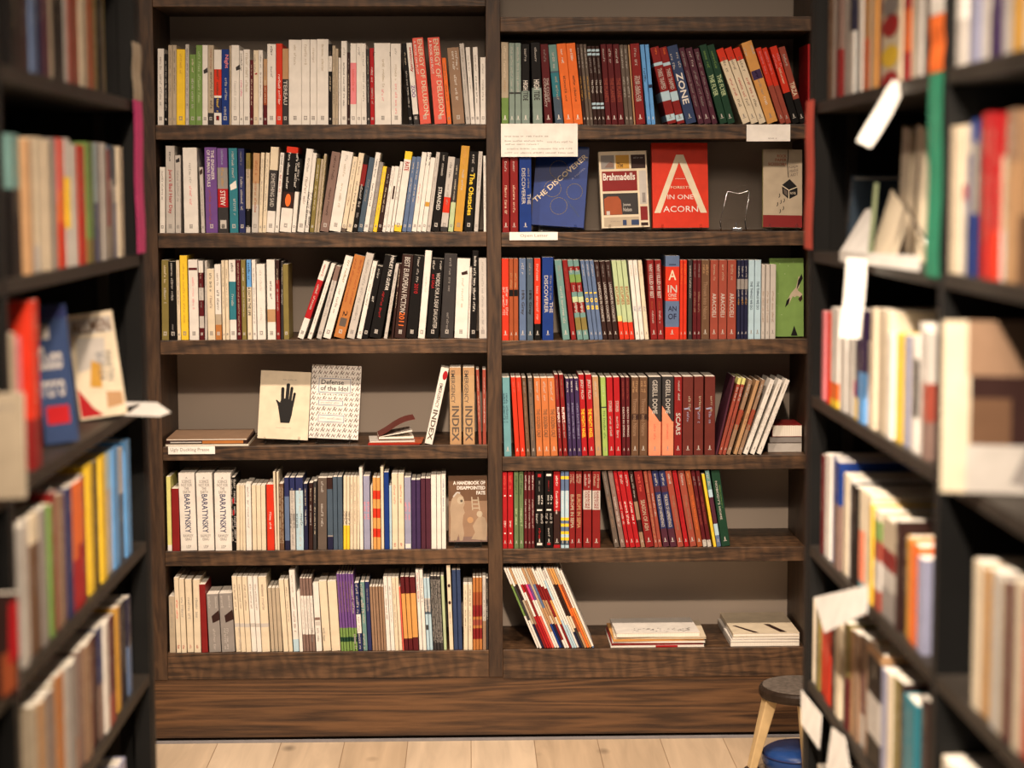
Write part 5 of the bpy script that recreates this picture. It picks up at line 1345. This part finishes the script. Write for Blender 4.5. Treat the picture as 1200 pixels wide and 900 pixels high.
mb = MB(); p = [up(1061,238,XR+.02), up(1073,262,XR+.01), up(1087,286,XR+.01)]; c = p[0].copy(); mb.tube([q-c for q in p]+[up(1088,300,XR+.012)-c], .0022); q = mb.build('wire_stand', METAL, smooth=True); q.location = c; tag(q, 'bare wire stand behind the green paper strip', 'book stand')
sheet('shelf_card', [ptx(954,700,XR-.02), ptx(1016,686,XR-.025), ptx(1016,718,XR-.03), ptx(966,742,XR-.03)], 'bright white card over the fifth row of the right unit')
sheet('label_strip', [ptx(939,808,XR-.006), ptx(963,838,XR-.006), ptx(960,878,XR-.012), ptx(939,848,XR-.012)], 'white label strip at the far end of the right unit fifth shelf', 'label')
sheet('label_strip', [ptx(975,852,XR-.006), ptx(990,864,XR-.006), ptx(1000,925,XR-.012), ptx(968,905,XR-.012)], 'second white label strip, nearer along the right unit fifth shelf', 'label')
def ptz(px, py, z): r = ray(px, py); k = (z-EYE_H)/r.z; return Vector((r.x*k, r.y*k, z))
tl_ = [ptz(118,478,ZL[3]+.002), ptz(148,470.5,ZL[3]+.002), ptz(184,471.5,ZL[3]+.001), ptz(200,483,ZL[3]-.006), ptz(188,487.5,ZL[3]-.006), ptz(128,485.5,ZL[3]+.002)]
c = sum(tl_, Vector())/6; o = link('shelf_card', pymesh('shelf_card', [p-c for p in tl_], [[0,1,4,5],[1,2,3,4]]), None, [CARD]); o.location = c; sd = o.modifiers.new('paper', 'SOLIDIFY'); sd.thickness = .001; sd.offset = 1
tag(o, 'white tag sticking out from the left unit third shelf', 'card', 'white cards on the shelving units')

# ---------------------------------------------------------------- stool and floor cushion
ys = 4.70; cs = pt(937, 803, ys); st = empty('stool', (cs.x, ys, FLOOR)); tag(st, 'small round stool with dark seat and pale wooden legs by the bookcase', 'stool')
hs = cs.z-FLOOR; R_ = .104
SEAT = mat('dark_stained_wood', (.025,.016,.011), .45, wear=.25, scale=40); TOPM = mat('worn_grey_seat', (.12,.10,.085), .6, wear=.3, scale=90); LEGM = mat('pale_ash_wood', (.52,.38,.20), .45, wear=.15, scale=20)
mb = MB(); mb.lathe([(R_-.012, hs-.030), (R_-.003, hs-.027), (R_, hs-.020), (R_, hs-.008), (R_-.003, hs-.002), (R_-.007, hs)], (0,0,0)); mb.build('seat_rim', SEAT, st, smooth=False)
mb = MB(); mb.lathe([(R_-.009, hs+.0002), (R_-.0095, hs+.0016)], (0,0,0)); mb.build('seat_pad', TOPM, st)
for ang in (188, 272, 48):
    a = math.radians(ang); ca, sa = math.cos(a), math.sin(a); mb = MB(); q = []
    for (r_, z_, w_) in ((.078, hs-.03, .020), (.125, .012, .013)):
        for (i, j) in ((-1,-1),(1,-1),(1,1),(-1,1)):
            q.append(Vector((ca*(r_+i*w_*.8)-sa*j*w_, sa*(r_+i*w_*.8)+ca*j*w_, z_)))
    mb.v = q; mb.f = [[3,2,1,0],[4,5,6,7],[0,1,5,4],[1,2,6,5],[2,3,7,6],[3,0,4,7]]; mb.m = [0]*6
    lg = mb.build('leg', LEGM, st, bevel=.003)
    mb = MB(); mb.lathe([(.019,.0006),(.021,.004),(.020,.012),(.015,.016)], (ca*.125, sa*.125, 0), n=20); mb.build('rubber_foot', mat('brown_rubber', (.04,.025,.02), .5), lg, smooth=True)
BLUE = mat('glossy_blue_vinyl', (.015,.05,.19), .35, coat=.2)
cu = empty('floor_cushion', (cs.x+.004, ys+.02, FLOOR)); tag(cu, 'round glossy blue cushion on the floor under the stool', 'cushion')
mb = MB(); mb.lathe([(.070,.001),(.088,.006),(.094,.020),(.094,.036),(.089,.048),(.075,.056),(.045,.060),(.0005,.061)], (0,0,0)); mb.build('blue_cover', BLUE, cu, smooth=True)
mb = MB(); n = 40; pr = .0942
mb.tube([(pr*math.cos(i*2*math.pi/n), pr*math.sin(i*2*math.pi/n), .040) for i in range(n)]+[(pr, 0, .040)], .0022, n=6); mb.build('piping', cm('id'), cu, smooth=True)
